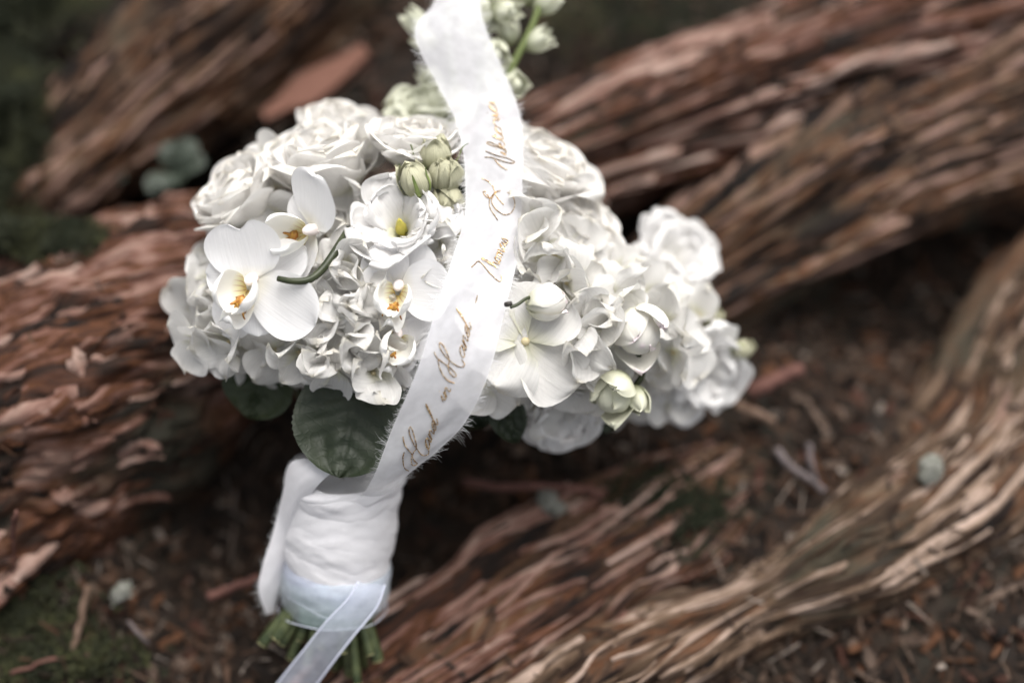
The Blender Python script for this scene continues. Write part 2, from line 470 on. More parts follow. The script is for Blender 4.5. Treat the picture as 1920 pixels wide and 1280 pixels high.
M_LITTER = tint_mat('needle_litter', [(0.0, (0.006, 0.004, 0.003)), (0.45, (0.022, 0.013, 0.008)), (0.62, (0.055, 0.026, 0.014)), (0.80, (0.075, 0.054, 0.04)), (1.0, (0.18, 0.15, 0.128))])
M_MOSS = tint_mat('moss', [(0.0, (0.008, 0.011, 0.004)), (0.5, (0.009, 0.0105, 0.004)), (1.0, (0.034, 0.036, 0.013))])
M_TWIG = simple_mat('twig', (0.15, 0.10, 0.075), 0.8, 0.2, col2=(0.08, 0.05, 0.034), nscale=90, bump=0.6)
M_TWIGR = simple_mat('red_twig', (0.125, 0.06, 0.048), 0.8, 0.2, col2=(0.07, 0.032, 0.026), nscale=90, bump=0.6)
M_TWIGG = simple_mat('grey_twig', (0.12, 0.10, 0.10), 0.8, 0.2, col2=(0.07, 0.058, 0.058), nscale=90, bump=0.6)
M_LICHEN = simple_mat('lichen', (0.19, 0.19, 0.17), 0.9, 0.1, col2=(0.09, 0.09, 0.075), nscale=300, bump=0.8)

# ------------------------------------------------------------------ ground
DIPS = [(G(px, py, 0).x, G(px, py, 0).y, r, d) for (px, py, r, d) in ((215, 375, .075, .13), (330, 400, .06, .12), (1340, 375, .06, .09), (1230, 430, .06, .09), (900, 850, .07, .05), (420, 1010, .07, .05), (1760, 500, .08, .06), (1620, 560, .06, .04), (1180, 60, .10, .06), (780, 960, .06, .04))]  # hollow deepened and other dips added to shade the gaps between roots


def ground_h(x, y):
    h = 0.012 * fbm(x * 7, y * 7, 3, 3) + 0.004 * fbm(x * 40, y * 40, 5, 2) - 0.004
    for (cx, cy, rad, dep) in DIPS:
        h = h - dep * np.exp(-((x - cx) ** 2 + (y - cy) ** 2) / rad ** 2)
    return h


ax = np.linspace(-1, 1, 170)
gx = np.sign(ax) * (0.75 * np.abs(ax) + 5.2 * np.abs(ax) ** 7)
gy = gx + 0.05
X, Y = np.meshgrid(gx, gy, indexing='ij')
Z = ground_h(X, Y)
gp = np.stack([X, Y, Z], -1)
me = make_mesh('ground', gp, [f[::-1] for f in grid_faces(170, 170)], M_SOIL, np.stack([X, Y], -1))
ground = link('ground', me, kind='structure', label='dark forest soil with bark crumbs between the roots')

# ------------------------------------------------------------------ tree roots with bark strips
def strip_mesh(name, seed, mat, slim=1.0):
    r = random.Random(seed)
    n = 5
    top = []; 
    for i in range(n + 1):
        t = i / n
        hw = (0.5 * math.sin(PI * (0.12 + 0.76 * t)) ** 0.7) * (1 + r.uniform(-.28, .28))
        bend = 0.25 * math.sin(t * 3 + seed)
        zc = 0.16 * math.sin(t * PI) + r.uniform(-.05, .05) + 0.25 * max(0, t - .6)
        x = (t - 0.5) * (1 + r.uniform(-.05, .05))
        top.append([(x, bend * .3 - hw * slim + r.uniform(-.05, .05), zc), (x, bend * .3 + r.uniform(-.1, .1), zc + 0.22), (x, bend * .3 + hw * slim + r.uniform(-.05, .05), zc)])
    P = np.array(top).reshape(-1, 3)
    low = P.copy(); low[:, 2] -= 0.75; low[:, 1] *= 1.12
    # keep only the rim of the underside
    verts = np.vstack([P, low]); N = len(P)
    f = [(b, a, d, c) for a, b, c, d in grid_faces(n + 1, 3)]
    f = [tuple(reversed(q)) for q in f]
    rim = [i * 3 for i in range(n + 1)] + [n * 3 + 1] + [i * 3 + 2 for i in range(n, -1, -1)] + [1]
    for k in range(len(rim)):
        a, b = rim[k], rim[(k + 1) % len(rim)]
        f.append((a, b, b + N, a + N))
    uv = np.stack([verts[:, 1] * 0.01 + seed * 0.37, verts[:, 0] * 0.035 + seed * .11], -1)
    return make_mesh(name, verts, f, mat, uv, smooth=True)


def tree_root(ctrl, label, mat, strips, seed, nstrip=200, skew=0.0, amp=0.0062, res=0.0020, plate=(9, 110), lump=0.012, slen=(0.018, 0.05), swid=(0.005, 0.011)):
    """ctrl: (px, py, axis height, half width, rise)"""
    pts = []
    for (px, py, z, rx, rz) in ctrl:
        g = G(px, py, z)
        pts.append((g.x, g.y, z, rx, rz))
    c = spline(pts, 400)
    seg = np.r_[0, np.cumsum(np.linalg.norm(np.diff(c[:, :3], axis=0), axis=1))]
    n = int(seg[-1] / res)
    s = np.linspace(0, seg[-1], n)
    c = np.stack([np.interp(s, seg, c[:, k]) for k in range(5)], 1)
    T = np.gradient(c[:, :3], axis=0); T /= np.linalg.norm(T, axis=1)[:, None]
    S = np.stack([T[:, 1], -T[:, 0], np.zeros(n)], 1); S /= np.linalg.norm(S, axis=1)[:, None]
    rxm = c[:, 3].mean()
    na = int(max(60, PI * rxm * 1.1 / res))
    a = np.linspace(-1.85, 1.85, na)
    sa, ca = np.sin(a), np.cos(a)
    rx = c[:, 3][:, None]; rz = c[:, 4][:, None]
    U = s[:, None] * np.ones((1, na)); A = np.ones((n, 1)) * a[None, :]
    lat = A * rxm
    # slow swelling of the whole root
    sw = 1 + lump / rxm * fbm(U * 9, lat * 9, seed, 2)
    P = c[:, None, :3] + S[:, None, :] * (rx * sw * sa)[:, :, None]
    P[:, :, 2] += (rz * sw * ca)
    Nn = S[:, None, :] * (sa / rx)[:, :, None] + np.array([0, 0, 1.0]) * (ca / rz)[:, :, None]
    Nn /= np.linalg.norm(Nn, axis=2)[:, :, None]
    u2 = U + skew * lat
    wl = lat + 0.010 * fbm(u2 * 14, lat * 20, seed + 1, 2) - skew * U * 0.6
    n1 = fbm(u2 * plate[0], wl * plate[1], seed + 2, 2)
    n2 = fbm(u2 * plate[0] * .5, wl * plate[1] * .42, seed + 3, 2)
    h = amp * (sstep(-0.25, 0.18, n1) - 0.6) + amp * 1.5 * (sstep(-.3, .3, n2) - .5) + amp * 0.35 * fbm(u2 * 90, wl * 330, seed + 4, 2)
    P = P + Nn * h[:, :, None]
    uv = np.stack([wl + seed * 1.7, u2], -1)
    f = [q[::-1] for q in grid_faces(n, na)]
    root = link('tree_root', make_mesh('tree_root', P, f, mat, uv), label=label, cat='tree root', group='exposed tree roots')
    r = random.Random(seed)
    sp = float(np.linalg.norm(P[n // 2, na // 2 + 3] - P[n // 2, na // 2 - 3])) / 6.0 + 1e-6

    def samp(A_, fi, fj):
        fi = np.clip(fi, 0, n - 1.001); fj = np.clip(fj, 0, na - 1.001)
        a0 = fi.astype(int); b0 = fj.astype(int); fa = (fi - a0)[..., None]; fb = (fj - b0)[..., None]
        return (A_[a0, b0] * (1 - fa) + A_[a0 + 1, b0] * fa) * (1 - fb) + (A_[a0, b0 + 1] * (1 - fa) + A_[a0 + 1, b0 + 1] * fa) * fb
    mats = {'r': M_STRIP_R, 'b': M_STRIP_B, 'g': M_STRIP_G}
    ts = np.linspace(0, 1, 9)
    cs = np.array([-1.0, -.45, .4, 1.0])
    ff = [q[::-1] for q in grid_faces(9, 4)]
    for k in range(nstrip):
        ln = r.uniform(*slen) * r.choice((.6, 1, 1, 1.4)); wd = r.uniform(*swid) * (1.8 if r.random() < .22 else 1.0); th = r.uniform(.0010, .0046)
        i0 = r.uniform(2, n - 6); j0 = r.uniform(na * .12, na * .88)
        fi = i0 + ts * ln / res
        sl = skew * .6 * res / sp + r.gauss(0, .035)
        jc = j0 + sl * (fi - i0) + 1.6 * vnoise(ts * 2.5, np.full(9, k * 1.37), seed)
        taper = np.sin(PI * (0.06 + .88 * ts)) ** .55 * (1 + .35 * vnoise(ts * 5, np.full(9, k * 2.1 + 5), seed))
        FI = fi[:, None] + cs[None, :] * r.uniform(-1.5, 1.5)
        FJ = jc[:, None] + cs[None, :] * (taper * wd / 2 / sp)[:, None]
        Q = samp(P, FI, FJ); NN = samp(Nn, FI, FJ)
        hh = np.array([-.0022, 1, .85, -.0022]); up = np.where(hh[None, :] > 0, hh[None, :] * (th * (.55 + .45 * np.sin(PI * ts)) * (1 + .4 * vnoise(ts * 6, np.full(9, k * 3.3), seed + 2)))[:, None], hh[None, :])
        lift = (r.random() < .25) * np.clip(ts - .65, 0, 1) ** 1.5 * .02
        Q = Q + NN * (up + lift[:, None] if not np.isscalar(lift) else up)[:, :, None]
        uvq = np.stack([FJ * sp + seed * 1.7 + k * .013, FI * res + k * .07], -1)
        link('bark_strip', make_mesh('bark_strip', Q, ff, mats[strips], uvq), root)
    return root, P, Nn


ROOTS = []
ROOTS.append(tree_root([(700, 470, .000, .036, .045), (900, 385, .010, .042, .055), (1100, 305, .015, .047, .060), (1300, 228, .018, .054, .066), (1500, 145, .02, .060, .072), (1750, 65, .025, .070, .082), (2150, -40, .03, .080, .095)],
    'thick pinkish red root with long peeling bark strips running behind the white roses', M_BARK_R, 'r', 21, 300, slen=(.06, .15), swid=(.004, .010)))
ROOTS.append(tree_root([(1080, 640, -.02, .034, .035), (1270, 535, .0, .046, .048), (1440, 430, .006, .056, .056), (1620, 325, .01, .064, .062), (1800, 240, .015, .070, .068), (2150, 110, .02, .08, .08)],
    'brown root with grey flaking bark below the pinkish red one, separated by a dark gap', M_BARK_B, 'b', 22, 300, slen=(.05, .13), swid=(.004, .010)))
ROOTS.append(tree_root([(-260, 1010, .0, .115, .10), (-60, 875, .0, .113, .105), (110, 765, .0, .110, .11), (270, 665, .0, .102, .105), (420, 585, .0, .088, .09), (600, 510, -.02, .06, .06)],
    'broad root with small scaly reddish bark flakes below the dark hollow and orchids', M_BARK_R, 'r', 23, 300, skew=0.45, plate=(22, 85), slen=(.014, .040), swid=(.0055, .0130)))
ROOTS.append(tree_root([(720, -260, .02, .062, .08), (590, -90, .02, .062, .075), (450, 60, .015, .062, .07), (300, 175, .01, .058, .06), (160, 290, .0, .05, .05), (20, 420, -.02, .04, .04)],
    'rust brown root sloping down to the dark hollow beside the moss', M_BARK_B, 'b', 24, 260, slen=(.05, .12), swid=(.004, .010)))
ROOTS.append(tree_root([(880, 1460, -.006, .038, .034), (1100, 1310, -.006, .038, .036), (1300, 1188, -.006, .038, .038), (1500, 1080, -.006, .037, .036), (1680, 965, -.008, .040, .030), (1830, 830, -.010, .050, .030), (1960, 660, -.010, .060, .034), (2120, 500, -.01, .065, .04)],
    'pale tan root with raised light bark plates crossing the needle litter', M_BARK_B, 'g', 25, 230, lump=.022, slen=(.045, .11), swid=(.003, .0085)))
ROOTS.append(tree_root([(520, 1500, -.01, .045, .036), (720, 1330, -.012, .052, .032), (900, 1195, -.012, .054, .030), (1090, 1075, -.014, .052, .025), (1270, 965, -.018, .048, .022), (1440, 860, -.03, .035, .020)],
    'low reddish brown root emerging beside the stem ends of the bouquet', M_BARK_B, 'r', 26, 230, lump=.020, slen=(.05, .12), swid=(.0035, .009)))


# ------------------------------------------------------------------ petals
def petal_pts(Lg, W, phi0, phi1, curl=0.0, kappa=0.6, kap_tip=None, prof=(0.6, 3.0, 0.5), ruffle=0.0, rf=2.5, jag=0.0, roll=0.0, notch=0.0, seed=0, nt=12, nu=11, warp=0.0, twist=0.0):
    """a petal that starts at the origin, leans phi (degrees from +Z towards +X)"""
    r = random.Random(seed)
    st = np.linspace(0, 1, nt)
    t = np.sin(st * PI / 2) ** 0.85
    t[0] = 0; t[-1] = 1
    u = np.linspace(-1, 1, nu)
    tt = np.linspace(0, 1, 200)
    ph = np.radians(phi0 + (phi1 - phi0) * tt + curl * np.clip((tt - 0.68) / 0.32, 0, 1) ** 1.6)
    cx = np.r_[0, np.cumsum(np.sin(ph[:-1]) * Lg / 199)]; cz = np.r_[0, np.cumsum(np.cos(ph[:-1]) * Lg / 199)]
    a, b, c = prof
    wf = lambda q: np.clip(q, 1e-6, 1) ** a * np.clip(1 - np.clip(q, 0, 1) ** b, 0, 1) ** c
    wmax = wf(tt).max()
    ph1, ph2, ph3 = r.uniform(0, 6.3), r.uniform(0, 6.3), r.uniform(0, 6.3)
    P = np.zeros((nt, nu, 3)); UV = np.zeros((nt, nu, 2))
    for i in range(nt):
        # outline wobble across the tip
        q = t[i] * (1 + jag * (np.sin(u * 9 + ph1) * .5 + np.sin(u * 17 + ph2) * .35 + np.sin(u * 29 + ph3) * .25) * t[i] ** 3)
        w = W * (wf(np.full(nu, t[i])) / wmax) + W * 0.05 * (1 - t[i])
        q = q * (1 - notch * np.exp(-(u * w / W / 0.22) ** 2) * t[i] ** 5)
        qc = np.clip(q, 0, 1.15)
        X = np.interp(qc, tt, cx) + np.clip(q - 1, 0, 1) * Lg * math.sin(ph[-1])
        Zc = np.interp(qc, tt, cz) + np.clip(q - 1, 0, 1) * Lg * math.cos(ph[-1])
        pa = np.interp(np.clip(qc, 0, 1), tt, ph)
        k = (kappa + ((kap_tip if kap_tip is not None else kappa) - kappa) * t[i])
        if abs(k) < 1e-3: k = 1e-3
        Yl = np.sin(k * u) / k * w
        nrm = (1 - np.cos(k * u)) / k * w
        edge = np.maximum(np.abs(u) ** 2.2, t[i] ** 3)
        rf_ = ruffle * edge * (np.sin(u * rf * PI * 0.5 + ph1 + 2.0 * t[i]) + 0.5 * np.sin(u * rf * PI * 1.13 + ph2 + 5 * t[i]))
        rf_ = rf_ + ruffle * 0.6 * np.abs(u) ** 2 * np.sin(t[i] * rf * 4 + ph3 + np.sign(u) * 1.3)
        nrm = nrm + rf_ - roll * np.abs(u) ** 4 * t[i] ** 1.5 + warp * np.sin(2.2 * u + ph2) * t[i] * (1 + np.cos(3 * t[i] + ph3))
        P[i, :, 0] = X - np.cos(pa) * nrm
        P[i, :, 1] = Yl + twist * nrm
        P[i, :, 2] = Zc + np.sin(pa) * nrm
        UV[i, :, 0] = 0.5 + 0.5 * u * (0.25 + 0.75 * w / W); UV[i, :, 1] = t[i]
    return P, UV


def petal_mesh(mat, **kw):
    P, UV = petal_pts(**kw)
    return grid_mesh('petal', P, mat, UV)


def ellipsoid(rx, ry, rz, mat, name, n=8, m=10, bump=0.0, seed=0):
    th = np.linspace(0.02, PI - 0.02, n)[:, None]; ph = (np.arange(m) * 2 * PI / m)[None, :]
    k = 1 + bump * fbm(th * 3 + seed, ph * 2, seed, 2)
    P = np.stack([rx * k * np.sin(th) * np.cos(ph), ry * k * np.sin(th) * np.sin(ph), rz * k * np.cos(th) * np.ones_like(ph)], -1)
    f = grid_faces(n, m, 0, True) + [tuple(range(m)), tuple((n - 1) * m + m - 1 - j for j in range(m))]
    uv = np.stack([np.ones((n, 1)) * ph / 6.3, 1 - th / PI * np.ones_like(ph)], -1)
    return make_mesh(name, P.reshape(-1, 3), f, mat, uv)


# ------------------------------------------------------------------ the bouquet
BASE = V(630, 1180, -0.10)
bouquet = link('bouquet', None, label='white bridal bouquet of roses, orchids and hydrangea with a cloth-wrapped handle lying across the roots', cat='bouquet')
bouquet.location = BASE
INV = Matrix.Translation(-BASE)


def put(name, me, M, label=None, kind=None):
    return link(name, me, bouquet, INV @ M, label=label, kind=kind)


def lerp(a, b, f): return a + (b - a) * f


def rose(pos, face, R, seed, n=26, opening=1.0, roll=0.0, mat=None, label=None, hgt=1.55):
    """R: overall radius. Petals wrap in a spiral; the outer ones lean out and roll back"""
    mat = mat or M_ROSE
    r = random.Random(seed)
    M = frame_z(pos, face, roll)
    H = R * hgt
    M = M @ Matrix.Translation((0, 0, -H * 0.8))
    core = put('rose', ellipsoid(R * .10, R * .10, H * .40, mat, 'rose_core'), M @ Matrix.Translation((0, 0, H * .35)), label=label)
    for i in range(n):
        f = i / (n - 1.0)
        ang = i * 2.39996 + r.uniform(-.3, .3)
        g = f ** 0.8
        phi0 = lerp(16, 58, g) + r.uniform(-4, 4)
        phi1 = lerp(-12, 30 * opening, g ** 1.6) + r.uniform(-7, 7)
        cur = lerp(8, 62, g ** 1.3) * opening + r.uniform(-14, 26)
        Lp = H * lerp(0.88, 1.08, g) * r.uniform(.94, 1.06)
        Wp = R * lerp(0.42, 1.16, g ** 0.7) * r.uniform(.93, 1.07)
        kap = lerp(1.8, 1.0, g)
        me = petal_mesh(mat, Lg=Lp, W=Wp, phi0=phi0, phi1=phi1, curl=cur, kappa=kap, kap_tip=kap * .68, prof=(0.5, 3.3, 0.58),
                        ruffle=R * lerp(0.015, 0.085, g), rf=r.uniform(1.6, 4.0), jag=0.038, roll=R * lerp(0.0, 0.10, g) * r.uniform(.2, 1.2), warp=R * .03 * g, seed=seed * 97 + i, nt=17, nu=19)
        o = R * lerp(0.02, 0.10, g)
        link('petal', me, core, Matrix.Translation((0, 0, -H * .35)) @ Matrix.Rotation(ang, 4, 'Z') @ Matrix.Translation((o, 0, lerp(.05, 0, g) * H)))
    return core


def lisianthus(pos, face, R, seed, roll=0.0, label=None, mat=None, opening=1.0, n=11):
    mat = mat or M_LIS
    r = random.Random(seed)
    M = frame_z(pos, face, roll) @ Matrix.Translation((0, 0, -R * .75))
    core = put('lisianthus', ellipsoid(R * .13, R * .13, R * .34, M_PISTIL, 'pistil', bump=.3, seed=seed), M @ Matrix.Translation((0, 0, R * .3)), label=label)
    for i in range(n):
        f = i / (n - 1.0)
        me = petal_mesh(mat, Lg=R * lerp(1.15, 1.5, f), W=R * lerp(.55, .82, f), phi0=lerp(30, 52, f) * opening, phi1=lerp(22, 66, f) * opening + r.uniform(-18, 22), curl=lerp(25, 55, f) + r.uniform(-15, 20),
                        kappa=.9, kap_tip=.2, prof=(.66, 6.5, .4), ruffle=R * .10, rf=r.uniform(3, 6), jag=0.085, warp=R * .05, seed=seed * 53 + i, nt=15, nu=21)
        link('petal', me, core, Matrix.Translation((0, 0, -R * .3)) @ Matrix.Rotation(i * 2.39996 + r.uniform(-.15, .15), 4, 'Z') @ Matrix.Translation((R * .05, 0, 0)))
    return core


rh = random.Random(77)
HYD = [petal_mesh(M_HYD, Lg=1.0, W=rh.uniform(.56, .70), phi0=rh.uniform(62, 80), phi1=rh.uniform(78, 108), curl=rh.choice((-70, -45, -25, 0, 20, 50, 80)), kappa=rh.uniform(.2, .9), kap_tip=rh.uniform(-.5, 1.1), prof=(.52, rh.uniform(2.3, 3.4), rh.uniform(.52, .7)),
                  ruffle=rh.uniform(.03, .085), rf=rh.uniform(1.2, 3.0), jag=.03, warp=rh.uniform(.03, .12), seed=900 + k, nt=12, nu=11) for k in range(26)]
HBEAD = ellipsoid(.075, .075, .09, M_CENTRE, 'floret_centre', 6, 8)


def floret(pos, face, size, roll=0.0, seed=0, label=None, angles=None, droop=0.0):
    """hydrangea floret: four rounded sepals round a bead; size = petal length"""
    r = random.Random(seed)
    M = frame_z(pos, face, roll) @ Matrix.Scale(size, 4)
    c = put('hydrangea_floret', HBEAD, M, label=label)
    for k in range(4):
        a = (angles[k] if angles else k * PI / 2 + r.uniform(-.12, .12))
        tilt = Matrix.Rotation(math.radians(r.uniform(-48, 16) + droop), 4, 'Y')
        s = r.uniform(.9, 1.1) * (1.0 if k % 2 else .93)
        link('petal', r.choice(HYD), c, Matrix.Rotation(a, 4, 'Z') @ Matrix.Translation((.03, 0, -.012 * (k % 2) - .02)) @ tilt @ Matrix.Scale(s, 4))
    return c


def orchid(pos, face, petals, lip_ang, lip=1.0, roll=0.0, seed=0, label=None, lip_tilt=0.0):
    """petals: (angle deg, length, half width, phi0, phi1, curl, profile key, notch, z)"""
    M = frame_z(pos, face, roll)
    col = put('orchid', ellipsoid(.0024 * lip, .0026 * lip, .0042 * lip, M_COLUMN, 'orchid_column', 8, 10), M @ Matrix.Rotation(math.radians(lip_ang + 180), 4, 'Z') @ Matrix.Translation((.0012 * lip, 0, .0035)) @ Matrix.Rotation(-.3, 4, 'Y'), label=label)
    base = (Matrix.Rotation(math.radians(lip_ang + 180), 4, 'Z') @ Matrix.Translation((.0012 * lip, 0, .0035)) @ Matrix.Rotation(-.3, 4, 'Y')).inverted()
    for k, (ang, Lp, Wp, p0, p1, cu, pk, no, z) in enumerate(petals):
        pr = {'p': (.42, 2.9, .52), 's': (.55, 2.3, .6)}[pk]
        me = petal_mesh(M_ORC, Lg=Lp, W=Wp, phi0=p0, phi1=p1, curl=cu, kappa=.28, kap_tip=.22, prof=pr, ruffle=Lp * .012, rf=1.5, notch=no, jag=.006, warp=Lp * .02, seed=seed * 31 + k, nt=16, nu=15)
        link('petal', me, col, base @ Matrix.Rotation(math.radians(ang), 4, 'Z') @ Matrix.Translation((.001, 0, z)))
    LA = Matrix.Rotation(math.radians(lip_ang), 4, 'Z') @ Matrix.Rotation(math.radians(lip_tilt), 4, 'Y')
    off = Matrix.Translation((.003 * lip, 0, .001))
    for sg in (-1, 1):
        me = petal_mesh(M_LIP, Lg=.0225 * lip, W=.0100 * lip, phi0=50, phi1=-8, curl=-70, kappa=.95, kap_tip=1.15, prof=(.40, 3.0, .5), ruffle=.0005, seed=seed + 5 + sg, nt=18, nu=13)
        link('lip_lobe', me, col, base @ LA @ off @ Matrix.Rotation(math.radians(72 * sg), 4, 'Z') @ Matrix.Translation((.001 * lip, 0, .001)))
    me = petal_mesh(M_LIP, Lg=.0215 * lip, W=.0056 * lip, phi0=74, phi1=18, curl=-150, kappa=.9, kap_tip=-1.2, prof=(.30, 2.4, .6), ruffle=.0008, rf=2, seed=seed + 9, nt=22, nu=13)
    link('lip', me, col, base @ LA @ off @ Matrix.Translation((.001, 0, .000)))
    me = ellipsoid(.0030 * lip, .0026 * lip, .0022 * lip, M_CALLUS, 'callus', 10, 12, bump=.9, seed=seed)
    link('callus', me, col, base @ LA @ off @ Matrix.Translation((.0062 * lip, 0, .0050 * lip)))
    # red-tipped tendrils beside the callus
    for sg in (-1, 1):
        pth = np.array([(.004, 0, .003), (.006, .002 * sg, .007), (.009, .004 * sg, .0085), (.0105, .0045 * sg, .007)]) * lip
        v, f = tube(spline(pth, 10), np.linspace(.0007, .0003, 10) * lip, 6)
        link('lip_tendril', make_mesh('lip_tendril', v, f, M_CALLUS), col, base @ LA @ off)
    return col


def bud(pos, axis, Lb, Rb, mat, seed, sepals=5, name='rose_bud', label=None, np_=6, pointed=False, opened=0.0):
    """closed bud: overlapping petals round an egg-shaped core, optional thin sepals"""
    r = random.Random(seed)
    M = frame_z(pos, axis) @ Matrix.Translation((0, 0, -Lb * .5))
    core = put(name, ellipsoid(Rb * .8, Rb * .8, Lb * .46, mat, name + '_core', 10, 12), M @ Matrix.Translation((0, 0, Lb * .48)), label=label)
    sh = Matrix.Translation((0, 0, -Lb * .48))
    for i in range(np_):
        me = petal_mesh(mat, Lg=Lb * r.uniform(1.1, 1.25), W=Rb * r.uniform(.85, 1.1), phi0=58 if pointed else 70, phi1=(-34 if pointed else -60) + r.uniform(-8, 10) + opened * i / max(1, np_ - 1), curl=r.uniform(10, 70) if pointed else r.uniform(-10, 35), kappa=1.0, kap_tip=.8 if pointed else 1.1, prof=(.5, 1.7, .8) if pointed else (.5, 2.8, .6), jag=.03,
                        ruffle=Rb * .09, rf=2.4, roll=Rb * .14, warp=Rb * .06, seed=seed * 13 + i, nt=13, nu=11)
        link('petal', me, core, sh @ Matrix.Rotation(i * 2.4, 4, 'Z') @ Matrix.Translation((Rb * (.03 + (.09 if np_ < 5 else .045) * i), 0, 0)))
    for i in range(sepals):
        me = petal_mesh(M_SEPAL, Lg=Lb * r.uniform(.9, 1.3), W=Rb * .16, phi0=78, phi1=-35 + r.uniform(-20, 40), curl=r.uniform(20, 90), kappa=.6, prof=(.3, 1.3, .8), ruffle=Rb * .03, seed=seed * 17 + i, nt=12, nu=5)
        link('sepal', me, core, sh @ Matrix.Rotation(i * 2 * PI / max(1, sepals) + r.uniform(-.3, .3), 4, 'Z') @ Matrix.Translation((Rb * .16, 0, -Rb * .03)))
    return core


def stem(pts, r0, r1, mat=None, name='stem', label=None):
    p = spline([tuple(q) for q in pts], 18)
    v, f = tube(p, np.linspace(r0, r1, 18), 7)
    return put(name, make_mesh(name, v, f, mat or M_STEM), Matrix.Identity(4), label=label)


BIND = V(645, 900, -.058)

# roses
ROSES = [
    (430, 345, -.050, (-.50, .68, .54), .0265, 1, .9, 19, 1.55), (602, 272, -.046, (-.16, .86, .48), .0310, 2, .85, 18, 1.6), (640, 225, -.085, (.15, .86, .48), .027, 3, .9, 16, 1.5),
    (778, 248, -.042, (.05, .90, .43), .0290, 4, 1.25, 24, 1.10), (1022, 288, -.066, (.42, .80, .44), .0325, 5, .85, 19, 1.5), (1086, 392, -.066, (.62, .58, .52), .0300, 6, .95, 18, 1.4),
    (1112, 492, -.052, (.60, .25, .75), .0300, 7, 1.1, 17, 1.3), (950, 330, -.105, (.0, .6, .8), .030, 8, .9, 12, 1.4)]
for (px, py, w, f, R, sd, op, n, hg) in ROSES:
    rose(V(px, py, w), VD(*f), R, sd, n, op, hgt=hg)
# lisianthus with frilled edges
lisianthus(V(748, 408, -.006), VD(-.05, .50, .85), .0260, 11, n=9, label='frilled white flower with a yellow green centre')
lisianthus(V(1260, 476, -.122), VD(.35, .45, .80), .0275, 12, n=9)
lisianthus(V(1236, 540, -.118), VD(-.1, .15, .95), .021, 13, n=8)
lisianthus(V(1328, 695, -.105), VD(.45, -.35, .80), .0285, 14, n=8)
lisianthus(V(1240, 722, -.105), VD(-.1, -.5, .8), .022, 15)
lisianthus(V(1052, 775, -.060), VD(.15, -.65, .7), .025, 16)
lisianthus(V(806, 204, -.085), VD(.0, .75, .6), .024, 17, mat=M_GRN, label='pale green frilled flower behind the flat open rose')
# rosebuds
bud(V(776, 338, -.010), VD(-.25, .80, .55), .024, .0098, M_BUD, 21, 5, label='greenish rosebud with thin curled sepals')
bud(V(816, 292, -.022), VD(.0, .9, .45), .022, .0098, M_BUD, 22, 2)
bud(V(834, 328, -.018), VD(.05, .55, .80), .024, .0105, M_BUD, 23, 0)
bud(V(840, 376, -.022), VD(.05, -.55, .80), .022, .0105, M_BUD, 24, 0)
# orchids
orchid(V(474, 528, .002), VD(-.22, -.12, 1), [
    (97, .0375, .0245, 88, 66, 22, 'p', .17, .001), (-33, .046, .0200, 92, 80, 14, 'p', .0, .0005), (170, .029, .0125, 86, 78, 20, 's', 0, -.002),
    (-86, .032, .0135, 92, 84, 4, 's', 0, -.002), (-128, .040, .0150, 98, 94, 10, 's', 0, -.004), (32, .036, .013, 96, 98, 0, 's', 0, -.004)], -112, 1.5, seed=41, label='largest orchid, with an orange and red throat')
orchid(V(590, 432, -.002), VD(-.72, -.10, .72), [
    (58, .040, .0215, 84, 60, 20, 'p', .06, .001), (-128, .040, .0150, 84, 66, 18, 'p', .0, .0), (125, .026, .0120, 84, 70, 20, 's', 0, -.002), (180, .028, .012, 88, 80, 8, 's', 0, -.002)],
    -165, 1.45, seed=42, label='orchid turned sideways with a pale yellow throat')
orchid(V(748, 538, -.002), VD(-.08, -.16, 1), [
    (118, .0285, .0150, 88, 72, 16, 's', 0, -.001), (64, .0300, .0165, 88, 78, 14, 's', 0, -.002), (-4, .0310, .0185, 88, 74, 22, 'p', 0, .001), (186, .0220, .0150, 84, 66, 20, 'p', 0, .001), (-78, .034, .014, 94, 88, 0, 's', 0, -.003)],
    -100, 1.3, seed=43, label='orchid with a curled white lip beside the ribbon')
orchid(V(742, 626, -.010), VD(.22, -.25, .95), [
    (95, .022, .012, 84, 70, 10, 's', 0, -.001), (-5, .024, .014, 86, 72, 20, 'p', 0, .0), (190, .022, .012, 84, 72, 10, 'p', 0, .0), (-85, .026, .012, 90, 80, 10, 's', 0, -.002)],
    -110, 1.25, seed=44, label='half hidden orchid under the one with the curled lip')
# orchid buds
bud(V(1026, 566, .004), VD(.9, .05, .25), .026, .0128, M_OBUD, 31, 0, 'orchid_bud', 'round closed orchid bud on a curved green stalk', 3)
bud(V(1196, 622, -.016), VD(.1, -.55, .75), .034, .0175, M_OBUD, 32, 0, 'orchid_bud', 'half opened orchid bud', 4, opened=26)
bud(V(1150, 738, -.026), VD(-.35, -.55, .6), .028, .0150, M_OBUDG, 33, 0, 'orchid_bud', 'greenish orchid bud', 4, opened=30)
bud(V(1196, 748, -.030), VD(.25, -.85, .5), .020, .0070, M_OBUDG, 34, 0, 'orchid_bud', None, 3)
bud(V(1392, 656, -.105), VD(.6, .3, .6), .017, .0068, M_BUD, 35, 2, 'lisianthus_bud')
bud(V(1338, 600, -.110), VD(.3, .6, .6), .015, .0055, M_BUD, 36, 2, 'lisianthus_bud')
stem([V(957, 576, .016), V(970, 571, .014), V(986, 560, .010), V(1000, 556, .004)], .0011, .0010, M_DSTEM, 'orchid_stalk')
v, f = tube([tuple(V(947, 571, .020)), tuple(V(953, 570, .021)), tuple(V(959, 569, .020))], [.0015, .0017, .0015], 6)
put('stalk_tape', make_mesh('stalk_tape', v, f, M_DARK), Matrix.Identity(4))
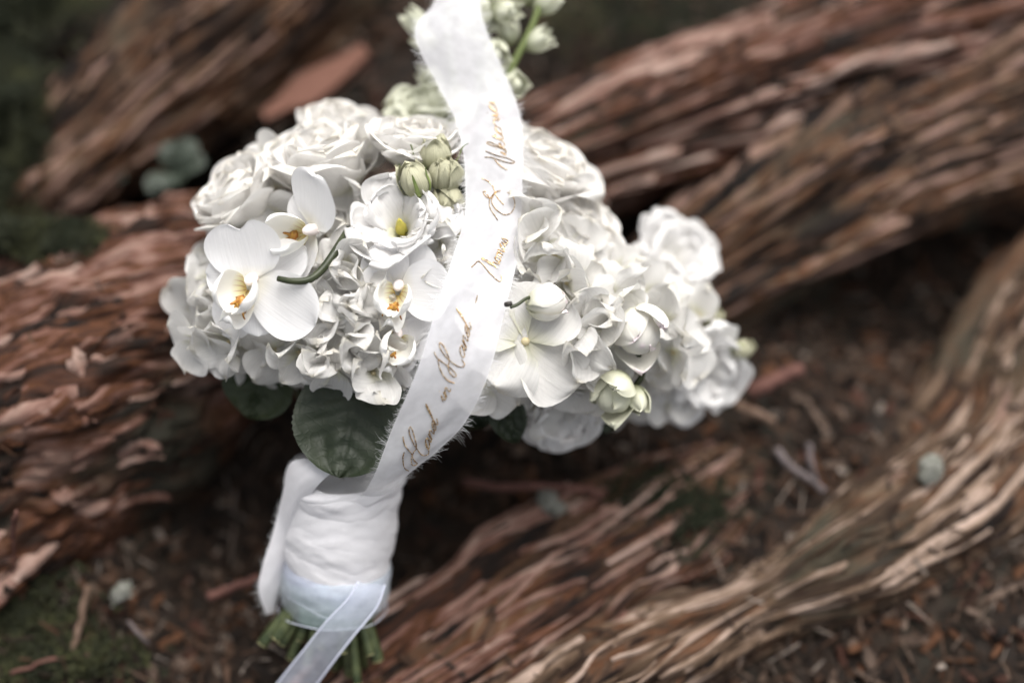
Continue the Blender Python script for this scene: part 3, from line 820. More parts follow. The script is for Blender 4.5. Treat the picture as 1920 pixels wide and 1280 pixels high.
stem([V(521, 522, .012), V(548, 527, .0140), V(580, 524, .0130), V(606, 503, .0095), V(630, 470, .004), V(655, 432, -.014)], .0018, .0030, M_DSTEM, 'orchid_stalk')
stem([V(1196, 660, -.026), V(1205, 700, -.034), V(1180, 735, -.040), V(1140, 790, -.07)], .0018, .0022, M_DSTEM, 'orchid_stalk')
stem([V(1000, 556, -.03), V(1100, 640, -.04), V(1190, 690, -.04)], .0022, .0018, M_DSTEM, 'orchid_stalk')

# hydrangea: explicit florets first, then the heads behind them
FLO = [(378, 640, -.030, (-.45, -.30, .84), .0250, .5), (520, 655, -.030, (-.05, -.62, .78), .0235, .2), (628, 690, -.008, (-.10, -.66, .74), .0240, .7), (712, 672, -.010, (.25, -.60, .76), .0240, .3),
       (656, 560, -.008, (-.15, .10, .98), .0235, .6), (640, 628, -.004, (-.25, -.10, .96), .0235, .1), (690, 612, -.012, (.1, -.3, .95), .0215, .9), (985, 640, -.002, (-.05, .30, .95), .0375, .45), (1108, 592, -.020, (.30, .15, .94), .0300, .3),
       (398, 520, -.042, (-.65, .0, .75), .0215, .3), (402, 585, -.040, (-.55, -.1, .8), .0225, .9), (1120, 660, -.030, (.35, -.2, .9), .0285, .1), (1000, 470, -.028, (.25, .25, .94), .0300, .4), (1060, 530, -.024, (.2, .1, .97), .0290, .9),
       (862, 438, -.030, (-.1, .1, .98), .0240, .2), (840, 500, -.022, (.0, .0, 1), .0230, .7), (700, 505, -.020, (-.1, .2, .97), .0220, .5), (455, 640, -.034, (-.3, -.5, .8), .0215, .5), (585, 650, -.022, (0, -.4, .9), .0225, .8),
       (1270, 650, -.060, (.5, .0, .85), .0270, .4), (1200, 560, -.070, (.3, .3, .9), .0270, .1), (500, 300, -.080, (-.2, .6, .7), .0200, .3), (660, 480, -.022, (0, .2, .97), .0210, .1), (930, 640, -.010, (.1, -.1, 1), .0250, .2), (905, 720, -.030, (0, -.5, .85), .0240, .6)]
for k, (px, py, w, f, s, rl) in enumerate(FLO):
    big = s > .03
    jx, jy = (0, 0) if big else (rnd.uniform(-.4, .4), rnd.uniform(-.4, .4))
    floret(V(px, py, w), VD(f[0] + jx, f[1] + jy, f[2]), s, rl * PI / 2 + .2, 300 + k, droop=32 if big else 0)
HYDC = [petal_mesh(M_HYD, Lg=1.0, W=rh.uniform(.50, .64), phi0=rh.uniform(55, 80), phi1=rh.uniform(35, 85), curl=rh.choice((-70, -30, 20, 50, 90)), kappa=rh.uniform(.5, 1.2), kap_tip=rh.uniform(-.7, 1.2), prof=(.5, rh.uniform(1.9, 2.8), rh.uniform(.55, .8)),
                   ruffle=rh.uniform(.06, .13), rf=rh.uniform(1.4, 3.2), jag=.04, warp=rh.uniform(.05, .16), seed=1400 + k, nt=13, nu=13) for k in range(14)]
CURL = [(642, 498, -.006, .0200), (668, 528, -.004, .0195), (618, 592, -.004, .0205), (690, 582, -.006, .0190), (662, 640, .000, .0205), (604, 668, -.006, .0210), (655, 585, .002, .0190), (560, 660, -.016, .0200), (700, 700, -.006, .0210), (820, 455, -.016, .0200), (838, 520, -.012, .0190),
        (430, 640, -.024, .0200), (420, 600, -.030, .0180), (1080, 640, -.012, .0230), (1130, 610, -.018, .0220), (1150, 560, -.026, .0225), (1240, 600, -.050, .0220), (1040, 480, -.018, .0230), (1000, 420, -.030, .0220), (1262, 660, -.052, .0220)]
HFLAT = HYD
for k, (px, py, w, sz) in enumerate(CURL):
    HYD = HYDC
    floret(V(px, py, w), VD(rnd.uniform(-.6, .6), rnd.uniform(-.6, .5), .75), sz * 1.15, rnd.uniform(0, 6), 700 + k)
HYD = HFLAT + HYDC[:5]
HEADS = [(498, 566, -.078, .041, 24), (680, 595, -.070, .052, 32), (1030, 600, -.085, .062, 36), (890, 480, -.090, .056, 20), (590, 450, -.095, .046, 16), (1190, 630, -.125, .050, 18), (720, 400, -.09, .05, 14)]
k = 0
for (px, py, w, R, n) in HEADS:
    c = V(px, py, w)
    for i in range(n):
        z = 1 - 1.25 * (i + .5) / n
        a = i * 2.39996
        q = math.sqrt(max(0, 1 - z * z))
        d = VD(q * math.cos(a), q * math.sin(a) * .9, z)
        k += 1
        j = VD(rnd.uniform(-1, 1), rnd.uniform(-1, 1), rnd.uniform(-.2, 1))
        floret(c + d * R * rnd.uniform(.92, 1.0), (d + j * .95), rnd.uniform(.0185, .0245), rnd.uniform(0, 6), 500 + k)

# spray of delphinium-like buds at the top
for sp_k, pts in enumerate([[(905, 260, -.10), (945, 160, -.092), (965, 115, -.090), (992, 62, -.089), (1008, 22, -.088), (1030, -40, -.088)], [(860, 250, -.11), (850, 140, -.112), (840, 60, -.112), (850, -30, -.112)], [(890, 230, -.10), (905, 120, -.095), (915, 40, -.092), (935, -40, -.09)]]):
    stem([V(*p) for p in pts], .0028, .0022, simple_mat('spray_green', (0.11, 0.14, 0.05), .5, .3, col2=(.15, .18, .07), nscale=80), 'spray_stem')
SPR = [(1006, 78, -.092, (.85, .25, .3), .021, .0078), (955, 62, -.098, (-.2, .8, .4), .020, .0075), (1022, 6, -.092, (.6, .6, .3), .021, .0085), (945, 22, -.082, (.75, -.2, .5), .021, .0085), (928, 95, -.088, (.2, -.6, .6), .022, .0085),
       (962, 158, -.086, (.4, -.2, .8), .021, .0090), (782, 42, -.105, (-.7, .5, .4), .019, .0080), (800, 78, -.105, (-.7, .1, .5), .019, .0075), (905, 20, -.08, (.2, .5, .8), .021, .009), (880, 0, -.09, (-.1, .7, .6), .021, .009), (812, 150, -.11, (-.6, .3, .5), .02, .008), (985, -15, -.095, (-.3, .8, .4), .021, .008)]
for k, (px, py, w, f, Lb, Rb) in enumerate(SPR):
    bud(V(px, py, w), VD(*f), Lb * 1.0, Rb * .70, M_GRN, 60 + k, 0, 'spray_bud', None, 5, pointed=True)
lisianthus(V(900, 30, -.090), VD(.1, .3, .9), .013, 18, mat=M_GRN, n=8)
lisianthus(V(945, 155, -.090), VD(.1, .3, .9), .013, 19, mat=M_GRN, n=8)


# leaves
def leaf(base, tip, half, face, mat, seed, serr=0.035, cup=0.25, name='leaf', label=None, nv=8):
    base, tip = Vector(base), Vector(tip)
    Lg = (tip - base).length
    y = (tip - base).normalized(); z = (Vector(face) - y * Vector(face).dot(y)).normalized(); x = y.cross(z)
    nt, nu = 46, 33
    t = np.linspace(0, 1, nt)[:, None]; u = np.linspace(-1, 1, nu)[None, :]
    w = half * (np.clip(t, 1e-4, 1) ** .55 * np.clip(1 - t ** 2.3, 0, 1) ** .62) / .74
    tooth = 1 + serr * (2 * np.abs(((t * 21) % 1) - .5) - .5) * np.abs(u) ** 3
    lx = u * w * tooth
    ly = t * Lg + np.abs(u) * w * .10 * (1 - t) + 0 * u
    # veins: side veins leave the midrib at an angle; the blade bulges between them
    ph = (t * nv - np.abs(u) * 1.5)
    q = np.abs(((ph) % 1) - .5) * 2
    bulge = .0022 * (np.sqrt(np.clip(1 - q ** 2, 0, 1)) - .6) * (1 - np.abs(u) ** 4) + .0016 * np.clip(np.abs(u) / .12, 0, 1)
    zz = bulge + cup * half * (u ** 2) * .4 - cup * Lg * .22 * (t - .5) ** 2 * 1.5 + .004 * fbm(t * 4 + seed, u * 2 + seed, seed, 2)
    P = np.stack([lx, ly, zz + 0 * lx], -1)
    W = base[None] if False else np.array(base)
    Q = W + P[..., 0:1] * np.array(x) + P[..., 1:2] * np.array(y) + P[..., 2:3] * np.array(z)
    uv = np.stack([.5 + lx / half * .5, ly / half * .5], -1)
    return put(name, grid_mesh('leaf', Q, mat, uv), Matrix.Identity(4), label=label)


leaf(V(690, 640, -.026), V(636, 896, -.012), .0430, VD(-.05, .08, 1), M_LEAF, 1, label='large dark green serrated leaf with raised veins above the handle')
leaf(V(520, 630, -.055), V(468, 782, -.062), .030, VD(-.2, -.1, 1), M_LEAF2, 2, serr=.0, label='smooth olive green leaf under the hydrangea')
leaf(V(760, 690, -.020), V(672, 752, -.022), .012, VD(.2, .5, .8), M_LEAF, 3, serr=.09)
leaf(V(760, 650, -.035), V(755, 830, -.040), .028, VD(.2, 0, 1), M_LEAF, 4)
leaf(V(915, 690, -.035), V(968, 828, -.045), .0150, VD(.3, 0, 1), M_LEAF, 5)
leaf(V(840, 400, -.050), V(846, 300, -.055), .020, VD(0, 0, 1), M_LEAF, 6)
leaf(V(1080, 700, -.075), V(1150, 800, -.090), .022, VD(.2, -.2, 1), M_LEAF, 7)
leaf(V(860, 690, -.060), V(905, 800, -.065), .022, VD(0, -.2, 1), M_LEAF, 8)
# stems inside the head hold every flower to the binding point
for (px, py, w) in [(438, 352, -.08), (602, 285, -.08), (636, 236, -.11), (778, 262, -.08), (1028, 318, -.09), (1082, 402, -.09), (1118, 486, -.08), (750, 408, -.03), (1268, 470, -.15), (1325, 690, -.13), (1052, 775, -.08), (905, 260, -.10), (860, 250, -.11), (806, 204, -.11), (470, 600, -.09), (680, 600, -.08), (1030, 600, -.09), (1190, 630, -.13)]:
    e = V(px, py, w)
    mid = e.lerp(BIND, .5) + VD(0, 0, -1) * (.02 if px < 860 else .055) + VD(0, 1, 0) * (0 if px < 860 else .02)
    stem([e, mid, BIND + Vector((rnd.uniform(-.015, .015), rnd.uniform(-.01, .01), rnd.uniform(-.01, .01)))], .0022, .0026)

# ------------------------------------------------------------------ handle: wrapped cloth, organza, stem ends
H0, H1 = V(648, 872, -.056), V(622, 1165, -.086)
hy = (H1 - H0).normalized(); hz = (VD(0, 0, 1) - hy * VD(0, 0, 1).dot(hy)).normalized(); hx = hy.cross(hz) * -1
HL = (H1 - H0).length


def handle_pt(t, a, r):
    """t along the handle 0..1, a angle from the side facing the viewer"""
    return H0 + hy * (HL * t) + hx * (math.sin(a) * r) + hz * (math.cos(a) * r)


def hrad(t): return 0.0345 - 0.0035 * t + .0012 * math.sin(5 * t)


def wrap_band(t0, t1, tilt, lift, seed, mat=M_WRAP, name='wrap_band', fold=.0012, label=None, edge=.02, a0=-PI, a1=PI):
    nt, na = 30, 120
    P = np.zeros((nt, na, 3)); UV = np.zeros((nt, na, 2))
    for i in range(nt):
        for j in range(na):
            a = a0 + (a1 - a0) * j / (na - 1)
            e0 = edge * float(vnoise(a * 5, seed, seed)) * .5
            tt = t0 + (t1 - t0) * i / (nt - 1) + tilt * math.sin(a + .3) + e0 * (i / (nt - 1) - .5)
            rr = hrad(tt) + lift * (.35 + .65 * math.sin(PI * i / (nt - 1)) ** .6)
            rr += fold * float(fbm(np.array(a * 1.1 + seed), np.array(tt * 8 + .9 * math.sin(a * 1.3 + seed) + seed), seed, 3)) * 1.25
            P[i, j] = handle_pt(tt, a, rr); UV[i, j] = (a * .034, tt * HL)
    return put(name, grid_mesh(name, P, mat, UV), Matrix.Identity(4), label=label)


wrap_band(.08, .42, .016, .0016, 1)
wrap_band(.28, .56, -.022, .0020, 2)
wb = wrap_band(.46, .70, .014, .0018, 3)
WBP = np.empty(len(wb.data.vertices) * 3); wb.data.vertices.foreach_get('co', WBP); WBP = WBP.reshape(30, 120, 3)
wrap_band(.05, .22, .022, .0026, 5, fold=.0016)
wrap_band(.06, .15, -.040, .0034, 6, fold=.0020, label='crumpled cloth collar at the top of the handle')
# gathered cloth closing the top of the wrap round the stems
P = np.array([[handle_pt(.085 - .045 * math.sin(q * PI / 2) + .006 * float(vnoise(np.array(a * 4), np.array(q * 3), 8)), a, hrad(.1) * (1.03 - .80 * q) + .0022 * float(vnoise(np.array(a * 6 + 3), np.array(q * 2), 4))) for a in np.linspace(-PI, PI, 90)] for q in np.linspace(0, 1, 12)])
put('wrap_collar', grid_mesh('wrap_collar', P, M_WRAP), Matrix.Identity(4))
# inner bundle: green tape that shows through the organza
P = np.array([[handle_pt(t, a, hrad(t) * .93) for a in np.arange(40) * 2 * PI / 40] for t in np.linspace(.08, .93, 20)])
put('stem_binding', grid_mesh('stem_binding', P, simple_mat('green_tape', (0.05, 0.11, 0.065), .35, .5, col2=(.13, .22, .16), nscale=60), wrap=True), Matrix.Identity(4), label='green tape round the stems')
wrap_band(.60, .80, .030, .0024, 7, M_ORGZ, 'organza_band', label='sheer pale blue organza round the lower handle')
wrap_band(.62, .90, -.020, .0046, 8, M_ORGZ2, 'organza_band', label='loose layer of organza showing green below')
wrap_band(.60, .74, .010, .0034, 9, M_ORGZ, 'organza_band')
for t_, tl, lf in ((.80, .030, .0026), (.90, -.020, .0050)):
    pth = [tuple(handle_pt(t_ + tl * math.sin(a + .3) + .012 * float(vnoise(np.array(a * 2.2), np.array(t_ * 9), 3)), a, hrad(t_) + lf + .0012 * float(vnoise(np.array(a * 3), np.array(t_ * 5), 6)))) for a in np.linspace(-PI, PI, 90)]
    v, f = tube(pth, .00032, 5)
    put('organza_hem', make_mesh('organza_hem', v, f, M_HEM), Matrix.Identity(4))
# stem ends
rs = random.Random(5)
ENDS = [(492, 1206), (510, 1180), (528, 1204), (546, 1232), (562, 1196), (586, 1230), (602, 1212), (630, 1250), (642, 1222), (656, 1262), (670, 1280), (684, 1252), (694, 1225), (708, 1236), (575, 1242), (614, 1256), (518, 1196), (648, 1242)]
for k, (px, py) in enumerate(ENDS):
    w = -.075 - .030 * rs.random() if k % 2 else -.062 - .01 * rs.random()
    e = V(px, py, w)
    a = (px - 600) / 100.0
    s = handle_pt(.72, a * .9, hrad(.7) * .62 * (1 if k % 2 else .9))
    r = rs.uniform(.0026, .0042)
    o = stem([s, s.lerp(e, .55), e], r, r * 1.08, name='stem_end')
    d = (e - s).normalized()
    P0 = e - d * .0002; 
    v, f = tube([tuple(P0), tuple(e + d * .0006)], [r * 1.06, r * .96], 9)
    link('cut_face', make_mesh('cut_face', v, f, M_CUT), o)


# ------------------------------------------------------------------ ribbons (flat strips of cloth)
def strip_surface(rows, n, m, belly=0.0, fold=0.0, seed=0):
    """rows: (Lx, Ly, Rx, Ry, wL, wR) -> grid of points n x m and their (across, along) coordinates in metres"""
    q = spline(rows, n)
    P = np.zeros((n, m, 3))
    for i in range(n):
        a = np.array(V(q[i, 0], q[i, 1], q[i, 4])); b = np.array(V(q[i, 2], q[i, 3], q[i, 5]))
        for j in range(m):
            u = j / (m - 1)
            P[i, j] = a + (b - a) * u
    T = np.gradient(P, axis=0); B = np.gradient(P, axis=1)
    N = np.cross(B, T); N /= np.linalg.norm(N, axis=2)[:, :, None] + 1e-12
    vd = np.array(VD(0, 0, 1))
    N *= np.sign((N * vd).sum(-1))[:, :, None]
    s = np.r_[0, np.cumsum(np.linalg.norm(np.diff(P[:, m // 2], axis=0), axis=1))]
    wd = np.linalg.norm(P[:, -1] - P[:, 0], axis=1)
    u = np.linspace(0, 1, m)[None, :]
    h = belly * np.sin(PI * u) + fold * fbm(s[:, None] * 30 + u * 1.2 + seed, u * 2.2 + s[:, None] * 9 + seed, seed, 2) * (0.4 + u * 0)
    P = P + N * h[:, :, None]
    UV = np.stack([(u - .5) * wd[:, None], s[:, None] + 0 * u], -1)
    return P, UV, N, q


def fray(P, N, side, length, seed, step=0.0009):
    """loose threads along one edge"""
    r = random.Random(seed)
    E = P[:, 0 if side < 0 else -1]; I = P[:, 3 if side < 0 else -4]
    Nn = N[:, 0 if side < 0 else -1]
    s = np.r_[0, np.cumsum(np.linalg.norm(np.diff(E, axis=0), axis=1))]
    verts = []; faces = []
    x = 0.0
    while x < s[-1]:
        e = np.array([np.interp(x, s, E[:, k]) for k in range(3)]); i_ = np.array([np.interp(x, s, I[:, k]) for k in range(3)])
        nn = np.array([np.interp(x, s, Nn[:, k]) for k in range(3)])
        o = e - i_; o /= np.linalg.norm(o) + 1e-9
        al = np.cross(o, nn); al /= np.linalg.norm(al) + 1e-9
        Ln = length * r.uniform(.2, 1.0) * (.75 + .5 * float(vnoise(np.array(x * 160), np.array(seed * 1.3), 2)) ) + (length * .5 if r.random() < .06 else 0)
        sl = .45 * math.sin(x * 130 + seed) + r.uniform(-.45, .45)
        cu = r.uniform(-1.3, 1.3); up = r.uniform(-.25, .45)
        wdt = r.uniform(.00005, .00013)
        b = len(verts)
        for k in range(5):
            t = k / 4
            p = e - o * .0006 + o * Ln * t + al * Ln * (sl * t + cu * t * t * .5) + nn * Ln * up * t * t
            ww = wdt * (1 - .55 * t)
            verts.append(p - al * ww); verts.append(p + al * ww)
            if k: faces.append((b + 2 * k - 2, b + 2 * k - 1, b + 2 * k + 1, b + 2 * k))
        x += step * r.uniform(.3, 1.5)
    return make_mesh('frayed_edge', verts, faces, M_FRAY, np.zeros((len(verts), 2)))


RB = [(838, -70, 905, -60, -.10, -.10), (812, 8, 900, 10, -.068, -.066), (778, 64, 912, 60, -.050, -.056), (822, 160, 950, 150, -.046, -.052), (856, 228, 974, 216, -.036, -.044), (870, 305, 980, 300, -.020, -.032), (872, 400, 978, 398, -.004, -.020),
      (850, 480, 970, 482, .008, -.004), (818, 578, 950, 568, .022, .012), (784, 688, 916, 702, .024, .018), (738, 796, 866, 800, .014, .008), (702, 888, 768, 888, .000, -.006), (676, 930, 744, 915, -.022, -.026)]
RP, RUV, RN, RQ = strip_surface(RB, 260, 34, belly=.0030, fold=.0045, seed=4)
ribbon = link('inscribed_ribbon', grid_mesh('inscribed_ribbon', RP, M_CHIF, RUV), label='sheer white ribbon with frayed edges and gold handwriting draped over the flowers', cat='ribbon')
for sd, rr_ in ((-1, .0074), (1, .0082)):
    link('frayed_edge', fray(RP[14:], RN[14:], sd, rr_, 3 + sd, .00048), ribbon, label='loose threads along the ribbon edge')

# handwriting: strokes given on the photograph, laid on the ribbon by nearest row and place across it
def on_ribbon(px, py):
    C = (RQ[:, 0:2] + RQ[:, 2:4]) / 2
    best = None
    Lp, Rp = RQ[:, 0:2], RQ[:, 2:4]
    d = Rp - Lp
    p = np.array([px, py]) - Lp
    u = (p * d).sum(1) / (d * d).sum(1)
    dist = np.abs(p[:, 0] * d[:, 1] - p[:, 1] * d[:, 0]) / np.linalg.norm(d, axis=1)
    i = int(np.argmin(dist + 1000 * ((u < -.1) | (u > 1.1))))
    sd = (p[:, 0] * d[:, 1] - p[:, 1] * d[:, 0]) / np.linalg.norm(d, axis=1)
    k = i
    for c_ in (i - 1, i + 1):
        if 0 <= c_ < len(sd) and sd[c_] * sd[i] < 0: k = c_
    g = 0.0 if k == i else abs(sd[i]) / (abs(sd[i]) + abs(sd[k]))

    def at(r_):
        uu = min(.97, max(.03, u[i] * (1 - g) + u[k] * g)) * (RP.shape[1] - 1)
        j = int(uu); f = uu - j
        return RP[r_, j] * (1 - f) + RP[r_, min(j + 1, RP.shape[1] - 1)] * f + RN[r_, j] * .0005
    return at(i) * (1 - g) + at(k) * g


GLYPH = {
    'a': (1.2, [[(.95, .75), (.6, 1.0), (.22, .8), (.08, .38), (.35, .02), (.72, .28), (.96, .9), (.92, .3), (1.05, .02), (1.2, .2)]]),
    'n': (1.05, [[(0, .2), (.15, .95), (.2, .5), (.15, 0), (.3, .62), (.55, .98), (.75, .8), (.73, .3), (.85, .02), (1.05, .2)]]),
    'd': (1.3, [[(0, .2), (.78, .85), (.5, 1.0), (.16, .72), (.08, .28), (.35, .02), (.68, .35), (.92, 1.4), (1.04, 2.5), (.95, 2.8), (.84, 2.2), (.84, .7), (.92, .08), (1.15, .1), (1.35, .5)]]),
    'h': (1.0, [[(0, .1), (.35, 1.6), (.42, 2.5), (.25, 2.75), (.12, 2.2), (.1, 0), (.25, .7), (.5, 1.0), (.68, .75), (.66, .25), (.8, .02), (1.0, .2)]]),
    'o': (.95, [[(0, .2), (.45, 1.0), (.15, .75), (.1, .3), (.38, .02), (.7, .25), (.75, .7), (.5, .98), (.72, .82), (.95, .85)]]),
    'm': (1.4, [[(0, .75), (.1, .95), (.15, .5), (.12, 0), (.25, .7), (.45, .98), (.55, .6), (.53, 0), (.68, .7), (.9, .98), (1.05, .7), (1.03, .2), (1.15, .02), (1.4, .2)]]),
    's': (.7, [[(0, .2), (.38, 1.05), (.42, .75), (.56, .4), (.45, .05), (.2, .03), (.08, .2)]]),
    'i': (.5, [[(0, .2), (.2, .95), (.2, .3), (.32, .02), (.5, .2)], [(.3, 1.5), (.34, 1.56)]]),
    'k': (.8, [[(0, .1), (.3, 1.6), (.36, 2.5), (.2, 2.75), (.1, 2.2), (.08, 0), (.2, .6), (.45, .95), (.5, .7), (.22, .5), (.5, .05), (.8, .2)]]),
    't': (.55, [[(0, .2), (.25, 1.7), (.22, .3), (.35, .02), (.55, .2)], [(.02, 1.15), (.5, 1.25)]]),
    'r': (.75, [[(0, .2), (.2, 1.0), (.3, .85), (.5, .85), (.5, .3), (.62, .02), (.75, .2)]])}


def script(x0, y0, s_, word, b0, b1, up):
    """joined letters between two baseline points, in the same picture units as crop()"""
    adv = sum(GLYPH[c][0] for c in word)
    bx, by = (b1[0] - b0[0]) / adv, (b1[1] - b0[1]) / adv
    out_, run, x = [], [], 0.0
    for c in word:
        w, st = GLYPH[c]
        P_ = [[(x0 + (b0[0] + (x + q[0]) * bx + q[1] * up[0]) / s_, y0 + (b0[1] + (x + q[0]) * by + q[1] * up[1]) / s_) for q in one] for one in st]
        run += P_[0] if not run else P_[0][1:]
        out_ += P_[1:]
        x += w
    return [run] + out_


def crop(x0, y0, s, strokes): return [[(x0 + x / s, y0 + y / s) for x, y in st] for st in strokes]


WORDS = [
    crop(680, 700, 6.4, [[(490, 900), (475, 970), (490, 1080), (545, 1145)], [(478, 730), (500, 820), (570, 910), (600, 990), (650, 1055), (625, 1080), (590, 1065), (575, 1000), (600, 920), (640, 850), (615, 720), (580, 620), (552, 625), (560, 700), (600, 790), (645, 870), (700, 940), (765, 958), (790, 915), (755, 800)]]) + script(680, 700, 6.4, 'and', (782, 905), (905, 545), (-50, -84)),
    script(680, 700, 6.4, 'in', (968, 322), (1058, 175), (-46, -66)),
    crop(680, 520, 6.4, [[(900, 975), (912, 1060), (960, 1160), (1020, 1220), (1095, 1250)], [(850, 890), (890, 960), (980, 1030), (1060, 1090), (1115, 1155), (1090, 1178), (1040, 1130), (1018, 1060), (1030, 980), (980, 850), (930, 785), (912, 800), (940, 880), (1030, 985), (1120, 1050), (1185, 1066), (1215, 1040), (1180, 980)]]) + script(680, 520, 6.4, 'and', (1205, 990), (1295, 600), (-60, -90)),
    crop(680, 520, 6.4, [[(1360, 240), (1350, 285), (1338, 325)]]),
    crop(820, 380, 7.11, [[(440, 885), (485, 845), (528, 808), (600, 870), (680, 970), (760, 1040), (815, 1075), (850, 1045), (838, 990)]]) + script(820, 380, 7.11, 'homas', (790, 910), (935, 520), (-82, -44)),
    crop(640, 170, 4.571, [[(1375, 995), (1320, 935), (1275, 825), (1190, 770)], [(1275, 940), (1225, 925), (1200, 890), (1222, 885), (1260, 935), (1300, 890), (1345, 875)], [(1345, 875), (1300, 900), (1272, 960), (1300, 1030), (1370, 1075), (1445, 1055), (1482, 985), (1465, 915), (1410, 885)], [(1255, 935), (1262, 1030), (1322, 1130)]]),
    crop(820, 180, 8.0, [[(1030, 1135), (930, 1090), (840, 1000)], [(690, 965), (800, 970), (1000, 1020), (1120, 1025), (1145, 1000), (1050, 965), (850, 930), (700, 880)]]) + script(820, 180, 8.0, 'iktoria', (1035, 925), (850, 130), (-104, -18))]
for wk, strokes in enumerate(WORDS):
    verts = []; faces = []
    for st in strokes:
        if len(st) < 2: continue
        n = max(6, int(sum(math.dist(st[i], st[i + 1]) for i in range(len(st) - 1)) / 1.1))
        pp = spline(st, n)
        q = np.array([on_ribbon(*p) for p in pp])
        # smooth the row-to-row steps
        for _ in range(1):
            q[1:-1] = (q[:-2] + 2 * q[1:-1] + q[2:]) / 4
        rr = .00019 + .00018 * np.abs(fbm(np.arange(n) * .35, np.full(n, wk * 3.3), wk, 2)) + .00012 * (np.random.RandomState(wk).rand(n))
        v, f = tube(q, rr, 5, True, len(verts))
        verts.extend(v.tolist()); faces.extend(f)
    link('lettering', make_mesh('lettering', verts, faces, M_GOLD, smooth=False), ribbon)

# loose threads at the lower edge of the handle cloth
GP = np.transpose(WBP[::-1], (1, 0, 2))[26:94]
GN = GP - np.array([tuple(H0 + hy * ((Vector(q) - H0).dot(hy))) for q in GP.reshape(-1, 3)]).reshape(GP.shape)
GN /= np.linalg.norm(GN, axis=2)[:, :, None]
link('frayed_edge', fray(GP, GN, -1, .0042, 12, .0007), wb)
# cloth tail of the handle wrap, on its left side
TL = [(572, 858, 650, 872, -.026, -.014), (542, 872, 606, 900, -.032, -.016), (528, 930, 570, 950, -.044, -.036), (512, 1000, 556, 1015, -.052, -.062), (492, 1060, 546, 1062, -.058, -.074), (484, 1105, 532, 1105, -.064, -.080), (497, 1152, 514, 1136, -.076, -.088)]
TP, TUV, TN, TQ = strip_surface(TL, 120, 24, belly=.004, fold=.003, seed=9)
tail = put('wrap_tail', grid_mesh('wrap_tail', TP, M_WRAP, TUV), Matrix.Identity(4), label='hanging end of the handle cloth')
link('frayed_edge', fray(TP, TN, -1, .005, 8, .0010), tail)
# narrow organza ribbon that hangs from the handle
OR_ = [(672, 1090, 722, 1096, -.040, -.044), (650, 1125, 706, 1138, -.040, -.044), (612, 1165, 664, 1190, -.044, -.046), (572, 1215, 628, 1236, -.052, -.052), (530, 1268, 588, 1290, -.062, -.062), (490, 1320, 548, 1345, -.072, -.072)]
OP, OUV, ON, OQ = strip_surface(OR_, 90, 14, belly=.002, fold=.0012, seed=3)
org = link('organza_ribbon', grid_mesh('organza_ribbon', OP, M_ORGZ, OUV), label='narrow sheer organza ribbon trailing over the cut stems', cat='ribbon')
for sd in (0, -1):
    v, f = tube(OP[:, sd], .0007, 5)
    link('hem', make_mesh('hem', v, f, M_HEM), org)
WT = [(600, 1180, 628, 1180, -.095, -.095), (590, 1225, 640, 1225, -.100, -.098), (575, 1270, 646, 1265, -.105, -.103), (560, 1330, 650, 1320, -.115, -.112)]
WP, WUV, WN, WQ = strip_surface(WT, 40, 14, belly=.003, fold=.0015, seed=6)
put('wrap_tail', grid_mesh('wrap_tail', WP, M_WRAP, WUV), Matrix.Identity(4), label='white cloth end below the cut stems')

# ------------------------------------------------------------------ forest floor: litter, moss, twigs
def surface_z(x, y):
    return float(ground_h(np.array(x), np.array(y)))


def needles(n, seed, region, zfun, ln=(.006, .022), wd=(.0005, .0011), tilt=.35):
    r = random.Random(seed)
    verts = []; faces = []; tint = []
    for k in range(n):
        x, y = region(r)
        z = zfun(x, y) + r.uniform(0, .006)
        a = r.uniform(0, 2 * PI); L_ = r.uniform(*ln); w = r.uniform(*wd); ti = r.gauss(0, tilt)
        d = Vector((math.cos(a) * math.cos(ti), math.sin(a) * math.cos(ti), math.sin(ti)))
        s = Vector((-math.sin(a), math.cos(a), r.uniform(-.5, .5))) * w
        c = Vector((x, y, z + abs(math.sin(ti)) * L_ * .5)); up = Vector((0, 0, r.uniform(-.1, .25) * L_))
        b = len(verts)
        verts += [c - d * L_ / 2 - s, c - d * L_ / 2 + s, c + up + s * 1.2, c + up - s * 1.2, c + d * L_ / 2 + s * .4, c + d * L_ / 2 - s * .4]
        faces += [(b, b + 1, b + 2, b + 3), (b + 3, b + 2, b + 4, b + 5)]
        tint += [min(1, max(0, r.gauss(.42, .25)))] * 2
    me = make_mesh('litter', [tuple(v) for v in verts], faces, M_LITTER)
    at = me.attributes.new('tint', 'FLOAT', 'FACE'); at.data.foreach_set('value', tint)
    return me


def in_view(r):
    g = G(r.uniform(-150, 2080), r.uniform(-150, 1430), 0)
    return g.x, g.y


link('needle_litter', needles(11000, 1, in_view, surface_z, ln=(.010, .034), wd=(.0003, .0008)), kind='stuff', label='brown conifer needles and bark crumbs covering the soil')
link('bark_crumbs', needles(5000, 2, in_view, surface_z, ln=(.004, .013), wd=(.0012, .0034), tilt=.5), kind='stuff', label='small bark crumbs scattered between the roots')


